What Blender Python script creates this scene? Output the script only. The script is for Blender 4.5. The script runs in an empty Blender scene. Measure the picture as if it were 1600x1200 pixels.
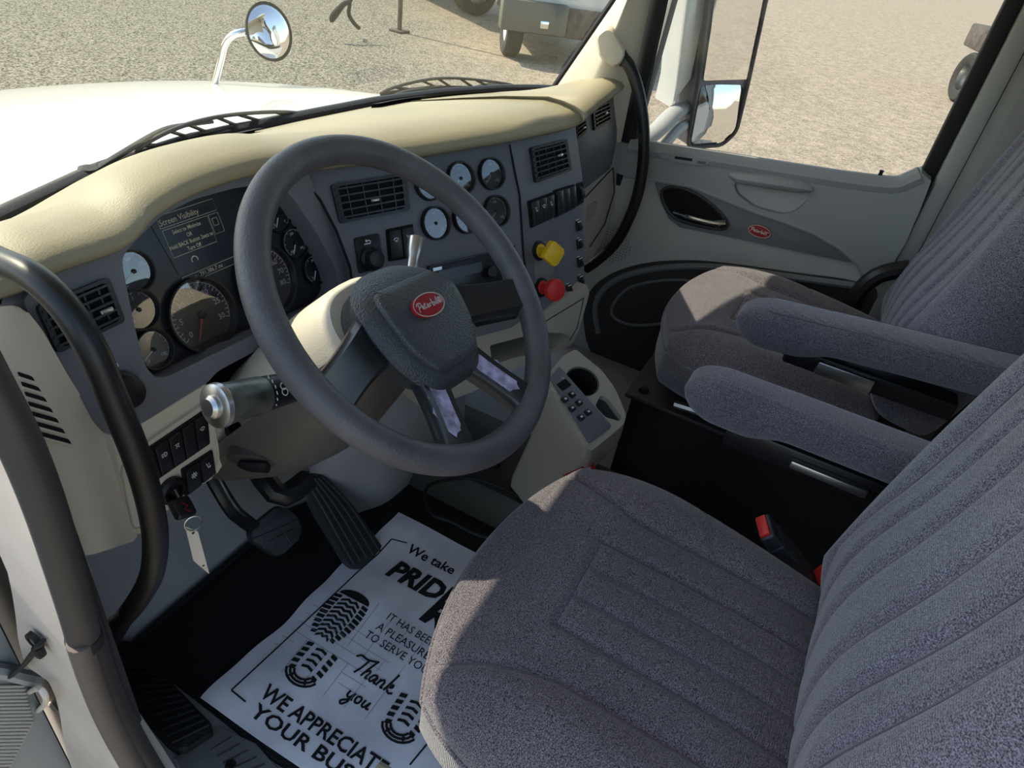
import bpy, bmesh, math, random
from mathutils import Vector as V, Matrix as M
from mathutils.geometry import tessellate_polygon
random.seed(7)
PI = math.pi
D2 = math.radians
col = bpy.context.scene.collection
sc = bpy.context.scene

# ------------------------------------------------------------------ camera
YAW, PITCH, ROLL, FPX = 1.18213358, 0.61772358, -0.16849105, 1060.787
CAM = V((-.638, -.407, 1.223))
_f = V((math.sin(YAW)*math.cos(PITCH), math.cos(YAW)*math.cos(PITCH), -math.sin(PITCH)))
_r = V((math.cos(YAW), -math.sin(YAW), 0))
_d = _f.cross(_r)
CR_ = math.cos(ROLL)*_r + math.sin(ROLL)*_d
CD_ = -math.sin(ROLL)*_r + math.cos(ROLL)*_d
cam = bpy.data.objects.new('camera', bpy.data.cameras.new('camera'))
col.objects.link(cam)
mx = M.Identity(4)
for i, c in enumerate((CR_, -CD_, -_f)):
    for j in range(3):
        mx[j][i] = c[j]
mx.translation = CAM
cam.matrix_world = mx
cam.data.sensor_width = 36
cam.data.lens = FPX/1600*36
cam.data.clip_start = .02
cam.data.clip_end = 400
sc.camera = cam

# ------------------------------------------------------------------ world, sun, exposure
SUN_AZ, SUN_EL = D2(-5), D2(47)     # azimuth from straight ahead (+y) towards +x
w = bpy.data.worlds.new('sky')
sc.world = w
w.use_nodes = True
nt = w.node_tree
sky = nt.nodes.new('ShaderNodeTexSky')
sky.sky_type = 'NISHITA'
sky.sun_disc = False
sky.sun_elevation = SUN_EL
sky.sun_rotation = SUN_AZ
sky.air_density = 1.0
sky.dust_density = 1.0
tint = nt.nodes.new('ShaderNodeMixRGB'); tint.blend_type = 'MULTIPLY'; tint.inputs[0].default_value = 1
tint.inputs[2].default_value = (1, .95, .87, 1)      # white balance of the photograph, over the whole sky
nt.links.new(sky.outputs[0], tint.inputs[1]); nt.links.new(tint.outputs[0], nt.nodes['Background'].inputs[0])
nt.nodes['Background'].inputs[1].default_value = .28
sun = bpy.data.objects.new('sun', bpy.data.lights.new('sun', 'SUN'))
col.objects.link(sun)
sun.data.energy = 4.3
sun.data.angle = D2(.6)
sun.data.color = (1, .91, .74)
sdir = V((math.sin(SUN_AZ)*math.cos(SUN_EL), math.cos(SUN_AZ)*math.cos(SUN_EL), math.sin(SUN_EL)))
sun.rotation_euler = sdir.to_track_quat('Z', 'Y').to_euler()
sun.location = sdir*30
vs = sc.view_settings
vs.view_transform = 'Standard'
vs.look = 'None'
vs.exposure = .52
vs.gamma = 1
vs.use_curve_mapping = False

# ------------------------------------------------------------------ helpers
def ray(x, y):
    return CR_*((x-800)/FPX) + CD_*((y-600)/FPX) + _f
class F:
    """A plane with axes u (right), v (up), n (towards the viewer)."""
    def __init__(s, o, u, v):
        s.o = V(o); s.u = V(u).normalized(); s.n = s.u.cross(V(v)).normalized(); s.v = s.n.cross(s.u)
    def p(s, a, b, h=0):
        return s.o + s.u*a + s.v*b + s.n*h
    def px(s, x, y, h=0):
        d = ray(x, y); o = s.o + s.n*h
        t = ((o-CAM).dot(s.n))/d.dot(s.n)
        q = CAM + d*t - o
        return (q.dot(s.u), q.dot(s.v))
    def at(s, x, y, h=0):
        return s.p(*s.px(x, y, h), h)
    def off(s, a, b, h=0, rot=0):
        c, q = math.cos(rot), math.sin(rot)
        return F(s.p(a, b, h), s.u*c + s.v*q, s.v*c - s.u*q)
    def mx(s, a=0, b=0, h=0):
        m = M.Identity(4)
        for i, c in enumerate((s.u, s.v, s.n)):
            for j in range(3):
                m[j][i] = c[j]
        m.translation = s.p(a, b, h)
        return m
def panel(o, yaw, lean):
    y, l = D2(yaw), D2(lean)
    u = V((math.cos(y), -math.sin(y), 0)); fp = V((math.sin(y), math.cos(y), 0))
    return F(o, u, V((0, 0, 1))*math.cos(l) + fp*math.sin(l))
def pz(x, y, z):
    d = ray(x, y); return CAM + d*((z-CAM.z)/d.z)
def pxx(x, y, X):
    d = ray(x, y); return CAM + d*((X-CAM.x)/d.x)
def py_(x, y, Y):
    d = ray(x, y); return CAM + d*((Y-CAM.y)/d.y)

def cr(pts, n=6, closed=False):
    """Catmull-Rom through points of any dimension."""
    P = [V(p) for p in pts]; out = []; N = len(P)
    rng = range(N) if closed else range(N-1)
    for i in rng:
        if closed:
            a, b, c, d = P[i-1], P[i], P[(i+1) % N], P[(i+2) % N]
        else:
            a, b, c, d = P[max(i-1, 0)], P[i], P[i+1], P[min(i+2, N-1)]
        for k in range(n):
            t = k/n
            out.append(.5*((2*b) + (c-a)*t + (2*a-5*b+4*c-d)*t*t + (3*b-a-3*c+d)*t**3))
    if not closed:
        out.append(P[-1])
    return out
def rpoly(pts, r, n=4):
    """Round the corners of a 2D polygon."""
    P = [V(p).to_2d() if len(p) > 2 else V(p) for p in pts]; out = []; N = len(P)
    for i in range(N):
        a, b, c = P[i-1], P[i], P[(i+1) % N]
        r1 = min(r, (a-b).length*.45, (c-b).length*.45)
        p0 = b + (a-b).normalized()*r1; p1 = b + (c-b).normalized()*r1
        for k in range(n+1):
            t = k/n
            out.append(p0*(1-t)**2 + b*2*t*(1-t) + p1*t*t)
    return out
def area2(P):
    return sum(P[i-1][0]*P[i][1] - P[i][0]*P[i-1][1] for i in range(len(P)))/2
def ccw(P):
    P = [V(p) for p in P]
    return P if area2(P) > 0 else P[::-1]

class MB:
    def __init__(s):
        s.v = []; s.f = []
    def add(s, vs, fs):
        k = len(s.v); s.v += [V(v) for v in vs]; s.f += [[i+k for i in f] for f in fs]; return s
    def bm(s, bm, m=None):
        bm.verts.index_update()
        s.add([(m @ v.co if m else v.co.copy()) for v in bm.verts], [[v.index for v in f.verts] for f in bm.faces])
        bm.free(); return s
    def box(s, m, x, y, z, bev=0, seg=2):
        b = bmesh.new(); bmesh.ops.create_cube(b, size=1)
        for v in b.verts:
            v.co = V((v.co.x*x, v.co.y*y, v.co.z*z))
        if bev:
            bmesh.ops.bevel(b, geom=b.edges[:], offset=bev, segments=seg, affect='EDGES', profile=.5)
        return s.bm(b, m)
    def wbox(s, x0, x1, y0, y1, z0, z1, bev=0, seg=2):
        return s.box(M.Translation(((x0+x1)/2, (y0+y1)/2, (z0+z1)/2)), abs(x1-x0), abs(y1-y0), abs(z1-z0), bev, seg)
    def tube(s, pts, r, n=12, caps=True, flat=None):
        P = [V(p) for p in pts]; N = len(P)
        R = r if isinstance(r, (list, tuple)) else [r]*N
        T = [(P[min(i+1, N-1)]-P[max(i-1, 0)]).normalized() for i in range(N)]
        a = T[0].cross(V((0, 0, 1)))
        if a.length < .1: a = T[0].cross(V((1, 0, 0)))
        a.normalize(); k = len(s.v)
        for i in range(N):
            a = (a - T[i]*a.dot(T[i])).normalized(); b = T[i].cross(a)
            for j in range(n):
                q = 2*PI*j/n
                s.v.append(P[i] + (a*math.cos(q) + b*math.sin(q)*(flat or 1))*R[i])
        for i in range(N-1):
            for j in range(n):
                s.f.append([k+i*n+j, k+i*n+(j+1) % n, k+(i+1)*n+(j+1) % n, k+(i+1)*n+j])
        if caps:
            s.f.append([k+j for j in range(n)][::-1]); s.f.append([k+(N-1)*n+j for j in range(n)])
        return s
    def lathe(s, fr, prof, n=32, cap0=False, cap1=False, sx=1, sy=1):
        k = len(s.v); m = len(prof)
        for j in range(n):
            q = 2*PI*j/n
            for r, h in prof:
                s.v.append(fr.p(math.cos(q)*r*sx, math.sin(q)*r*sy, h))
        for j in range(n):
            for i in range(m-1):
                s.f.append([k+j*m+i, k+((j+1) % n)*m+i, k+((j+1) % n)*m+i+1, k+j*m+i+1])
        if cap0: s.f.append([k+j*m for j in range(n)][::-1])
        if cap1: s.f.append([k+j*m+m-1 for j in range(n)])
        return s
    def prism(s, fr, poly, h0, h1, bev=0, seg=2):
        P = ccw(poly); b = bmesh.new()
        t = [b.verts.new(fr.p(p[0], p[1], h1)) for p in P]; o = [b.verts.new(fr.p(p[0], p[1], h0)) for p in P]
        top = b.faces.new(t); b.faces.new(o[::-1]); N = len(P)
        for i in range(N):
            b.faces.new((o[i], o[(i+1) % N], t[(i+1) % N], t[i]))
        if bev:
            bmesh.ops.bevel(b, geom=list(top.edges), offset=bev, segments=seg, affect='EDGES', profile=.5)
        return s.bm(b)
    def plate(s, fr, outer, holes, h0, h1):
        """Flat plate with holes: front and back faces plus all side walls."""
        loops = [ccw(outer)] + [ccw(h)[::-1] for h in holes]
        tri = tessellate_polygon([[V((p[0], p[1], 0)) for p in l] for l in loops])
        flat = [p for l in loops for p in l]; k = len(s.v); N = len(flat)
        for h in (h1, h0):
            s.v += [fr.p(p[0], p[1], h) for p in flat]
        for t in tri:
            a, b, c = [flat[i] for i in t]
            t = list(t) if (b-a).cross(c-a) > 0 else list(t)[::-1]
            s.f.append([k+i for i in t]); s.f.append([k+N+i for i in t][::-1])
        o = 0
        for l in loops:
            n = len(l)
            for i in range(n):
                a, b = o+i, o+(i+1) % n
                s.f.append([k+N+a, k+N+b, k+b, k+a])
            o += n
        return s
    def grid(s, fn, nu, nv, flip=False):
        k = len(s.v)
        for i in range(nu+1):
            for j in range(nv+1):
                s.v.append(V(fn(i/nu, j/nv)))
        for i in range(nu):
            for j in range(nv):
                q = [k+i*(nv+1)+j, k+(i+1)*(nv+1)+j, k+(i+1)*(nv+1)+j+1, k+i*(nv+1)+j+1]
                s.f.append(q[::-1] if flip else q)
        return s
    def loft(s, rows, closed=False, cap=False):
        k = len(s.v); n = len(rows[0])
        for r in rows: s.v += [V(p) for p in r]
        for i in range(len(rows)-1):
            for j in range(n if closed else n-1):
                s.f.append([k+i*n+j, k+i*n+(j+1) % n, k+(i+1)*n+(j+1) % n, k+(i+1)*n+j])
        if cap:
            s.f.append([k+j for j in range(n)][::-1]); s.f.append([k+(len(rows)-1)*n+j for j in range(n)])
        return s
    def stroke(s, fr, pts, wd, h=0, closed=False):
        P = [V(p) for p in pts]
        if closed: P = P + [P[0]]
        k = len(s.v); N = len(P)
        for i in range(N):
            t = (P[min(i+1, N-1)]-P[max(i-1, 0)])
            t = t.normalized() if t.length > 0 else V((1, 0))
            q = V((-t.y, t.x))*wd/2
            s.v += [fr.p(*(P[i]+q), h), fr.p(*(P[i]-q), h)]
        for i in range(N-1):
            s.f.append([k+2*i, k+2*i+1, k+2*i+3, k+2*i+2])
        return s
    def text(s, fr, txt, size, a, b, h=0, align='LEFT', bold=0, shear=0, sx=1, fn=None):
        c = bpy.data.curves.new('lettering', 'FONT'); c.body = txt; c.size = size; c.align_x = align
        c.offset = bold*size; c.shear = shear; c.resolution_u = 2
        o = bpy.data.objects.new('lettering', c); col.objects.link(o)
        dg = bpy.context.evaluated_depsgraph_get()
        me = bpy.data.meshes.new_from_object(o.evaluated_get(dg))
        k = len(s.v)
        for v in me.vertices:
            p = fr.p(a + v.co.x*sx, b + v.co.y, h)
            s.v.append(fn(p) if fn else p)
        for p in me.polygons: s.f.append([k+i for i in p.vertices])
        bpy.data.objects.remove(o); bpy.data.curves.remove(c); bpy.data.meshes.remove(me)
        return s
    def mesh(s, name, sharp=35):
        me = bpy.data.meshes.new(name)
        me.from_pydata([tuple(v) for v in s.v], [], s.f)
        me.validate()
        if sharp is not None:
            me.shade_smooth(); me.set_sharp_from_angle(angle=D2(sharp))
        return me
    def build(s, name, mat, parent=None, sharp=35):
        return link(name, s.mesh(name, sharp), mat, parent)

WM = {}
def link(name, me, mat, parent=None, m=None):
    if mat is not None and not me.materials: me.materials.append(mat)
    o = bpy.data.objects.new(name, me); col.objects.link(o)
    m = m or M.Identity(4)
    WM[o.name] = m
    if parent:
        o.parent = parent; o.matrix_parent_inverse = WM[parent.name].inverted()
    o.matrix_basis = m
    return o
def thing(name, label, cat, loc, group=None):
    o = bpy.data.objects.new(name, None); col.objects.link(o)
    o.empty_display_size = .05; o.location = loc; WM[o.name] = M.Translation(V(loc))
    return tag(o, label, cat, group)
def tag(o, label, cat, group=None):
    o['label'] = label; o['category'] = cat
    if group: o['group'] = group
    return o
def struct(o, label=None, cat=None):
    o['kind'] = 'structure'
    if label: o['label'] = label
    if cat: o['category'] = cat
    return o

# ------------------------------------------------------------------ materials
def lin(c):
    return tuple((x/255/12.92 if x/255 <= .04045 else ((x/255+.055)/1.055)**2.4) for x in c)+(1,)
def mat(name, rgb, rough=.5, metal=0, bump=None, vary=None, spec=.5, coat=0, alpha=None):
    m = bpy.data.materials.new(name); m.use_nodes = True
    n = m.node_tree.nodes; L = m.node_tree.links; p = n['Principled BSDF']
    p.inputs['Base Color'].default_value = lin(rgb); p.inputs['Roughness'].default_value = rough
    p.inputs['Metallic'].default_value = metal; p.inputs['Specular IOR Level'].default_value = spec
    p.inputs['Coat Weight'].default_value = coat
    tc = n.new('ShaderNodeTexCoord')
    if vary:
        t = n.new('ShaderNodeTexNoise'); t.inputs['Scale'].default_value = vary[0]; t.inputs['Detail'].default_value = 4
        L.new(tc.outputs['Object'], t.inputs['Vector'])
        r = n.new('ShaderNodeValToRGB'); a = vary[1]
        r.color_ramp.elements[0].position = .3; r.color_ramp.elements[1].position = .7
        r.color_ramp.elements[0].color = lin([max(0, x*(1-a)) for x in rgb]); r.color_ramp.elements[1].color = lin([min(255, x*(1+a)) for x in rgb])
        L.new(t.outputs['Fac'], r.inputs[0]); L.new(r.outputs[0], p.inputs['Base Color'])
    if bump:
        t = n.new('ShaderNodeTexVoronoi' if len(bump) > 2 else 'ShaderNodeTexNoise')
        t.inputs['Scale'].default_value = bump[0]
        if len(bump) <= 2: t.inputs['Detail'].default_value = 3
        L.new(tc.outputs['Object'], t.inputs['Vector'])
        b = n.new('ShaderNodeBump'); b.inputs['Strength'].default_value = bump[1]; b.inputs['Distance'].default_value = .002
        L.new(t.outputs[0], b.inputs['Height']); L.new(b.outputs[0], p.inputs['Normal'])
    return m
def fabric(name, dark, light, mid=None, rib=0.5, axis='X'):
    m = bpy.data.materials.new(name); m.use_nodes = True
    n = m.node_tree.nodes; L = m.node_tree.links; p = n['Principled BSDF']
    p.inputs['Roughness'].default_value = .95; p.inputs['Specular IOR Level'].default_value = .15
    p.inputs['Sheen Weight'].default_value = .35; p.inputs['Sheen Roughness'].default_value = .5
    tc = n.new('ShaderNodeTexCoord')
    t = n.new('ShaderNodeTexNoise'); t.inputs['Scale'].default_value = 700; t.inputs['Detail'].default_value = 2
    L.new(tc.outputs['Object'], t.inputs['Vector'])
    r = n.new('ShaderNodeValToRGB'); r.color_ramp.elements[0].position = .36; r.color_ramp.elements[1].position = .68
    r.color_ramp.elements[0].color = lin(dark); r.color_ramp.elements[1].color = lin(light)
    L.new(t.outputs['Fac'], r.inputs[0])
    t2 = n.new('ShaderNodeTexNoise'); t2.inputs['Scale'].default_value = 9; t2.inputs['Detail'].default_value = 3
    L.new(tc.outputs['Object'], t2.inputs['Vector'])
    mix = n.new('ShaderNodeMixRGB'); mix.blend_type = 'MULTIPLY'; mix.inputs[0].default_value = .35
    L.new(r.outputs[0], mix.inputs[1]); L.new(t2.outputs['Fac'], mix.inputs[2]); L.new(mix.outputs[0], p.inputs['Base Color'])
    wv = n.new('ShaderNodeTexWave'); wv.bands_direction = axis; wv.inputs['Scale'].default_value = 110; wv.inputs['Distortion'].default_value = 1.5
    wv.inputs['Detail'].default_value = 1; wv.inputs['Detail Scale'].default_value = 2
    L.new(tc.outputs['Object'], wv.inputs['Vector'])
    ad = n.new('ShaderNodeMixRGB'); ad.inputs[0].default_value = rib
    L.new(t.outputs['Fac'], ad.inputs[1]); L.new(wv.outputs['Fac'], ad.inputs[2])
    b = n.new('ShaderNodeBump'); b.inputs['Strength'].default_value = .5; b.inputs['Distance'].default_value = .002
    L.new(ad.outputs[0], b.inputs['Height']); L.new(b.outputs[0], p.inputs['Normal'])
    return m
def glass(name, tint, fac):
    m = bpy.data.materials.new(name); m.use_nodes = True
    n = m.node_tree.nodes; L = m.node_tree.links
    for x in list(n):
        if x.type == 'BSDF_PRINCIPLED': n.remove(x)
    out = n['Material Output']
    tr = n.new('ShaderNodeBsdfTransparent'); tr.inputs[0].default_value = tint+(1,)
    gl = n.new('ShaderNodeBsdfGlossy'); gl.inputs['Roughness'].default_value = .02; gl.inputs[0].default_value = (1, 1, 1, 1)
    fr = n.new('ShaderNodeFresnel'); fr.inputs[0].default_value = 1.45
    mp = n.new('ShaderNodeMath'); mp.operation = 'MULTIPLY'; mp.inputs[1].default_value = fac; mp.use_clamp = True
    mix = n.new('ShaderNodeMixShader')
    L.new(fr.outputs[0], mp.inputs[0]); L.new(mp.outputs[0], mix.inputs[0]); L.new(tr.outputs[0], mix.inputs[1]); L.new(gl.outputs[0], mix.inputs[2])
    L.new(mix.outputs[0], out.inputs[0])
    return m
def gravel():
    m = bpy.data.materials.new('gravel'); m.use_nodes = True
    n = m.node_tree.nodes; L = m.node_tree.links; p = n['Principled BSDF']
    p.inputs['Roughness'].default_value = .95; p.inputs['Specular IOR Level'].default_value = .1
    tc = n.new('ShaderNodeTexCoord')
    def noise(s, d=4):
        t = n.new('ShaderNodeTexNoise'); t.inputs['Scale'].default_value = s; t.inputs['Detail'].default_value = d
        L.new(tc.outputs['Object'], t.inputs['Vector']); return t
    fine = noise(34, 6); big = noise(.35, 3); mid = noise(5, 6)
    vo = n.new('ShaderNodeTexVoronoi'); vo.inputs['Scale'].default_value = 45; L.new(tc.outputs['Object'], vo.inputs['Vector'])
    # tan dirt, and a bed of greyer crushed stone on the far side of the yard ahead-left
    rt = n.new('ShaderNodeValToRGB'); e = rt.color_ramp.elements
    e[0].position = .32; e[0].color = lin((100, 90, 76)); e[1].position = .66; e[1].color = lin((184, 169, 148))
    rg = n.new('ShaderNodeValToRGB'); e = rg.color_ramp.elements
    e[0].position = .36; e[0].color = lin((54, 51, 45)); e[1].position = .62; e[1].color = lin((154, 148, 132))
    mxf = n.new('ShaderNodeMixRGB'); mxf.inputs[0].default_value = .3
    L.new(fine.outputs['Fac'], mxf.inputs[1]); L.new(mid.outputs['Fac'], mxf.inputs[2])
    L.new(mxf.outputs[0], rt.inputs[0])
    mg = n.new('ShaderNodeMixRGB'); mg.inputs[0].default_value = .35
    L.new(fine.outputs['Fac'], mg.inputs[1]); L.new(vo.outputs['Color'], mg.inputs[2]); L.new(mg.outputs[0], rg.inputs[0])
    sx = n.new('ShaderNodeSeparateXYZ'); L.new(tc.outputs['Object'], sx.inputs[0])
    # stone bed where  y > x*.30 + 5.5
    mu = n.new('ShaderNodeMath'); mu.operation = 'MULTIPLY'; mu.inputs[1].default_value = -.55; L.new(sx.outputs[0], mu.inputs[0])
    ad = n.new('ShaderNodeMath'); L.new(mu.outputs[0], ad.inputs[0]); L.new(sx.outputs[1], ad.inputs[1])
    bm_ = n.new('ShaderNodeMath'); bm_.operation = 'MULTIPLY_ADD'; bm_.inputs[1].default_value = 5; bm_.inputs[2].default_value = -2.5; L.new(big.outputs['Fac'], bm_.inputs[0])
    ad2 = n.new('ShaderNodeMath'); L.new(ad.outputs[0], ad2.inputs[0]); L.new(bm_.outputs[0], ad2.inputs[1])
    mr = n.new('ShaderNodeMapRange'); mr.inputs['From Min'].default_value = -.5; mr.inputs['From Max'].default_value = 2.5; L.new(ad2.outputs[0], mr.inputs[0])
    mix = n.new('ShaderNodeMixRGB'); L.new(mr.outputs[0], mix.inputs[0]); L.new(rt.outputs[0], mix.inputs[1]); L.new(rg.outputs[0], mix.inputs[2])
    L.new(mix.outputs[0], p.inputs['Base Color'])
    b = n.new('ShaderNodeBump'); b.inputs['Strength'].default_value = .6; b.inputs['Distance'].default_value = .015
    L.new(mg.outputs[0], b.inputs['Height']); L.new(b.outputs[0], p.inputs['Normal'])
    return m

K = {}
K['gravel'] = gravel()
K['pad'] = mat('dash_top_beige', (152, 143, 118), .55, bump=(420, .12, 1), vary=(6, .03))
K['cream'] = mat('cream_plastic', (210, 200, 182), .5, bump=(500, .12, 1))
K['taupe'] = mat('taupe_plastic', (172, 166, 152), .5, bump=(500, .12, 1))
K['shroud'] = mat('shroud_taupe', (80, 75, 69), .5, bump=(500, .12, 1))
K['dash'] = mat('dark_grey_plastic', (108, 108, 115), .45, bump=(520, .12, 1))
K['cluster'] = mat('cluster_black', (26, 27, 34), .3)
K['black'] = mat('black_plastic', (18, 18, 20), .42)
K['blackm'] = mat('matt_black', (16, 16, 18), .8, bump=(260, .3))
K['vent'] = mat('vent_black', (30, 29, 33), .35)
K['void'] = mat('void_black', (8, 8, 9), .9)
K['switch'] = mat('switch_black', (24, 24, 27), .38)
K['buckle'] = mat('buckle_blue_black', (50, 52, 58), .45)
K['cover'] = mat('engine_cover_plastic', (58, 55, 52), .45, bump=(300, .15))
K['pedal'] = mat('pedal_rubber', (48, 48, 54), .55, bump=(300, .3))
K['chrome'] = mat('chrome', (225, 225, 228), .12, 1)
K['satin'] = mat('satin_metal', (190, 190, 188), .32, 1)
K['white'] = mat('white_paint', (200, 200, 195), .25, coat=.6)
K['jamb'] = mat('white_jamb_paint', (212, 199, 184), .4, vary=(9, .04))
K['ivory'] = mat('ivory_print', (222, 222, 225), .6)
K['rim'] = mat('wheel_rim_vinyl', (80, 79, 83), .48, bump=(420, .22, 1), vary=(14, .10))
K['hub'] = mat('wheel_pad_vinyl', (56, 59, 63), .40, bump=(430, .4, 1))
K['spoke'] = mat('spoke_satin_grey', (36, 38, 42), .3)
K['worn'] = mat('worn_spoke_metal', (160, 152, 182), .45, vary=(60, .3))
K['red'] = mat('badge_red', (150, 20, 32), .3)
K['badge'] = mat('badge_silver', (215, 208, 205), .3, .6)
K['yellow'] = mat('yellow_knob', (232, 190, 30), .4)
K['redk'] = mat('red_knob', (205, 45, 40), .4)
K['doorhi'] = mat('door_grey', (154, 155, 153), .6, bump=(480, .15, 1))
K['doorlo'] = mat('door_light_grey', (186, 183, 177), .6, bump=(480, .15, 1))
K['doormid'] = mat('door_insert_grey', (120, 121, 121), .6, bump=(480, .15, 1))
K['grey'] = mat('grey_vinyl_floor', (158, 158, 160), .65, vary=(7, .05))
K['trim'] = mat('dark_trim', (58, 54, 52), .5)
K['seal'] = mat('brown_grey_seal', (96, 86, 78), .55)
K['rubber'] = mat('rubber', (14, 14, 16), .65, bump=(300, .3))
K['mat'] = mat('black_rubber_mat', (13, 13, 15), .7, bump=(240, .6, 1))
K['paper'] = mat('paper', (236, 234, 240), .8, bump=(14, .5), vary=(9, .08))
K['ink'] = mat('black_ink', (20, 20, 22), .8)
K['inkgrey'] = mat('grey_ink', (140, 140, 146), .8)
K['card'] = mat('tag_card', (226, 214, 198), .7)
K['dial'] = mat('dial_face', (22, 24, 32), .4)
K['needle'] = mat('needle_orange', (225, 80, 60), .5)
K['screen'] = mat('screen_dark', (24, 25, 36), .25)
K['amber'] = mat('screen_lettering', (205, 196, 165), .6)
K['glass'] = glass('window_glass', (.96, .97, .95), 1.0)
K['shield'] = glass('windshield_glass', (.93, .96, .90), 1.2)
K['lens'] = glass('gauge_lens', (.9, .9, .92), 3.5)
K['sleeve'] = mat('worn_stalk_sleeve', (112, 114, 106), .35, .7, vary=(40, .25))
K['mirror'] = mat('mirror_silver', (240, 240, 240), .02, 1)
K['seat'] = fabric('seat_fabric', (48, 43, 48), (152, 143, 150), rib=.45, axis='Y')
K['seatb'] = fabric('seat_back_fabric', (52, 51, 62), (150, 148, 164), rib=.25, axis='Z')
K['arm'] = fabric('armrest_fabric', (60, 57, 66), (140, 135, 147), rib=.6, axis='Z')
K['thread'] = mat('stitch_thread', (96, 92, 104), .9)
K['headliner'] = mat('headliner', (190, 184, 172), .9)
K['tyre'] = mat('tyre', (46, 44, 40), .85, bump=(40, .4))
K['bumper'] = mat('bumper_grey', (92, 90, 82), .5)
K['dirt'] = mat('rusty_steel', (70, 62, 54), .8, vary=(8, .3))

# ================================================================== the setting
b = MB(); b.add([(-150, -150, -1.25), (150, -150, -1.25), (150, 150, -1.25), (-150, 150, -1.25)], [[0, 1, 2, 3]])
struct(b.build('ground', K['gravel'], sharp=None), 'tan gravel yard with a bed of grey crushed stone', 'ground')

fl = MB().wbox(-.39, 1.36, -1.05, .50, -.06, 0).build('floor', K['grey'])
struct(fl, 'grey vinyl cab floor', 'floor')
# sloping toe board, firewall, kick panel
b = MB()
b.loft([[(-.385, .425, -.02), (1.34, .425, -.02)], [(-.385, .435, .02), (1.34, .435, .02)], [(-.385, .56, .22), (1.34, .56, .22)], [(-.385, .60, .40), (1.34, .60, .40)],
        [(-.385, .62, .74), (1.34, .62, .74)], [(-.385, .66, .74), (1.34, .66, .74)], [(-.385, .66, -.02), (1.34, .66, -.02)]])
wf = struct(b.build('wall_front', K['grey']), 'grey toe board and firewall under the dashboard', 'wall')
bt = cr([pz(500, 818, .008), pz(565, 800, .008), pz(604, 785, .008), pz(638, 757, .008), pz(664, 730, .008), pz(720, 690, .008)], 4); N_ = len(bt)
tp = [V((.06+.40*k/(N_-1), .30-.10*k/(N_-1), .47)) for k in range(N_)]
MB().loft([[p.lerp(q, t)+V((-.03*math.sin(PI*t)*.6, -.03*math.sin(PI*t), .02*math.sin(PI*t))) for p, q in zip(bt, tp)] for t in [i/10 for i in range(11)]]).build('toe_cover', K['grey'], wf, 60)
wl = MB().wbox(-.41, -.375, .17, .66, -.05, .74, .006).build('wall_left', K['trim'])
struct(wl, 'dark grey kick panel beside the pedals', 'wall')
MB().wbox(-.374, -.345, .30, .44, .02, .30, .012).build('kick_pad', K['doormid'], wl)

# roof and rear wall, both out of the picture but shading the cab
struct(MB().wbox(-.47, 1.38, -1.06, .30, 1.52, 1.57, .01).build('ceiling', K['headliner']), 'beige cab roof lining', 'ceiling')
rw = F((.45, -1.05, .8), (-1, 0, 0), (0, 0, 1))
struct(MB().plate(rw, [(-.92, -.85), (.92, -.85), (.92, .72), (-.92, .72)], [rpoly([(-.7, .08), (.6, .08), (.6, .67), (-.7, .67)], .06)], -.04, 0).build('wall_back', K['headliner']), 'beige rear cab wall with a wide window', 'wall')
struct(MB().prism(rw, [(-.7, .08), (.6, .08), (.6, .67), (-.7, .67)], -.025, -.02).build('window_3', K['glass']), 'rear cab window pane', 'window')
v = MB()  # unseen visor, edge swept back unevenly to place the sun patches inside
prof = [(.28, 1.56), (.45, 1.52), (.58, 1.46), (.66, 1.385), (.65, 1.38), (.57, 1.445), (.44, 1.505), (.28, 1.545)]
v.loft([[(x, y + .015 - .21*max(0, (x-.25)/.75)**1.3*.95 - .10*max(0, (-.25-x)/.22)**2, z) for y, z in prof] for x in [-.47 + i*1.85/16 for i in range(17)]], closed=True, cap=True)
tag(v.build('unseen_visor', K['white']), 'unseen white visor over the windshield, edge shaped to place the sun patches', 'visor')

# windscreen base curve
GX = [-.45, -.2, 0, .2, .46, .69, .9, 1.1, 1.22, 1.30]; GY = [.40, .505, .575, .604, .592, .575, .535, .465, .395, .32]
def gy(x):
    for i in range(len(GX)-1):
        if x <= GX[i+1]:
            t = (x-GX[i])/(GX[i+1]-GX[i]); t = max(0, t); return GY[i]*(1-t)+GY[i+1]*t
    return GY[-1]
GZ = .795
b = MB()
b.grid(lambda s, t: (-.44+1.66*s + (-.02+.0*s)*t*0, gy(-.44+1.66*s)+.012 - .40*t - .02*t*t, GZ-.005+.735*t), 24, 6)
struct(b.build('window_1', K['shield']), 'wide curved windshield', 'window')
gpts = [(x, gy(x)+.012, GZ+.004) for x in [-.44+1.72*i/40 for i in range(41)]]
b = MB().tube(gpts, .016, 10, flat=.7)
struct(b.build('trim_1', K['rubber']), 'black rubber seal along the windshield base', 'seal')
# shroud strip of painted cowl just outside the glass
b = MB().loft([[(x, gy(x)+.02, GZ-.004) for x in [-.48+1.80*i/40 for i in range(41)]], [(x, gy(x)+.075, GZ-.028) for x in [-.48+1.80*i/40 for i in range(41)]],
               [(x, gy(x)+.085, GZ-.06) for x in [-.48+1.80*i/40 for i in range(41)]]])
struct(b.build('trim_2', K['rubber']), 'dark cowl strip between windshield and hood', 'cowl')

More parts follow.
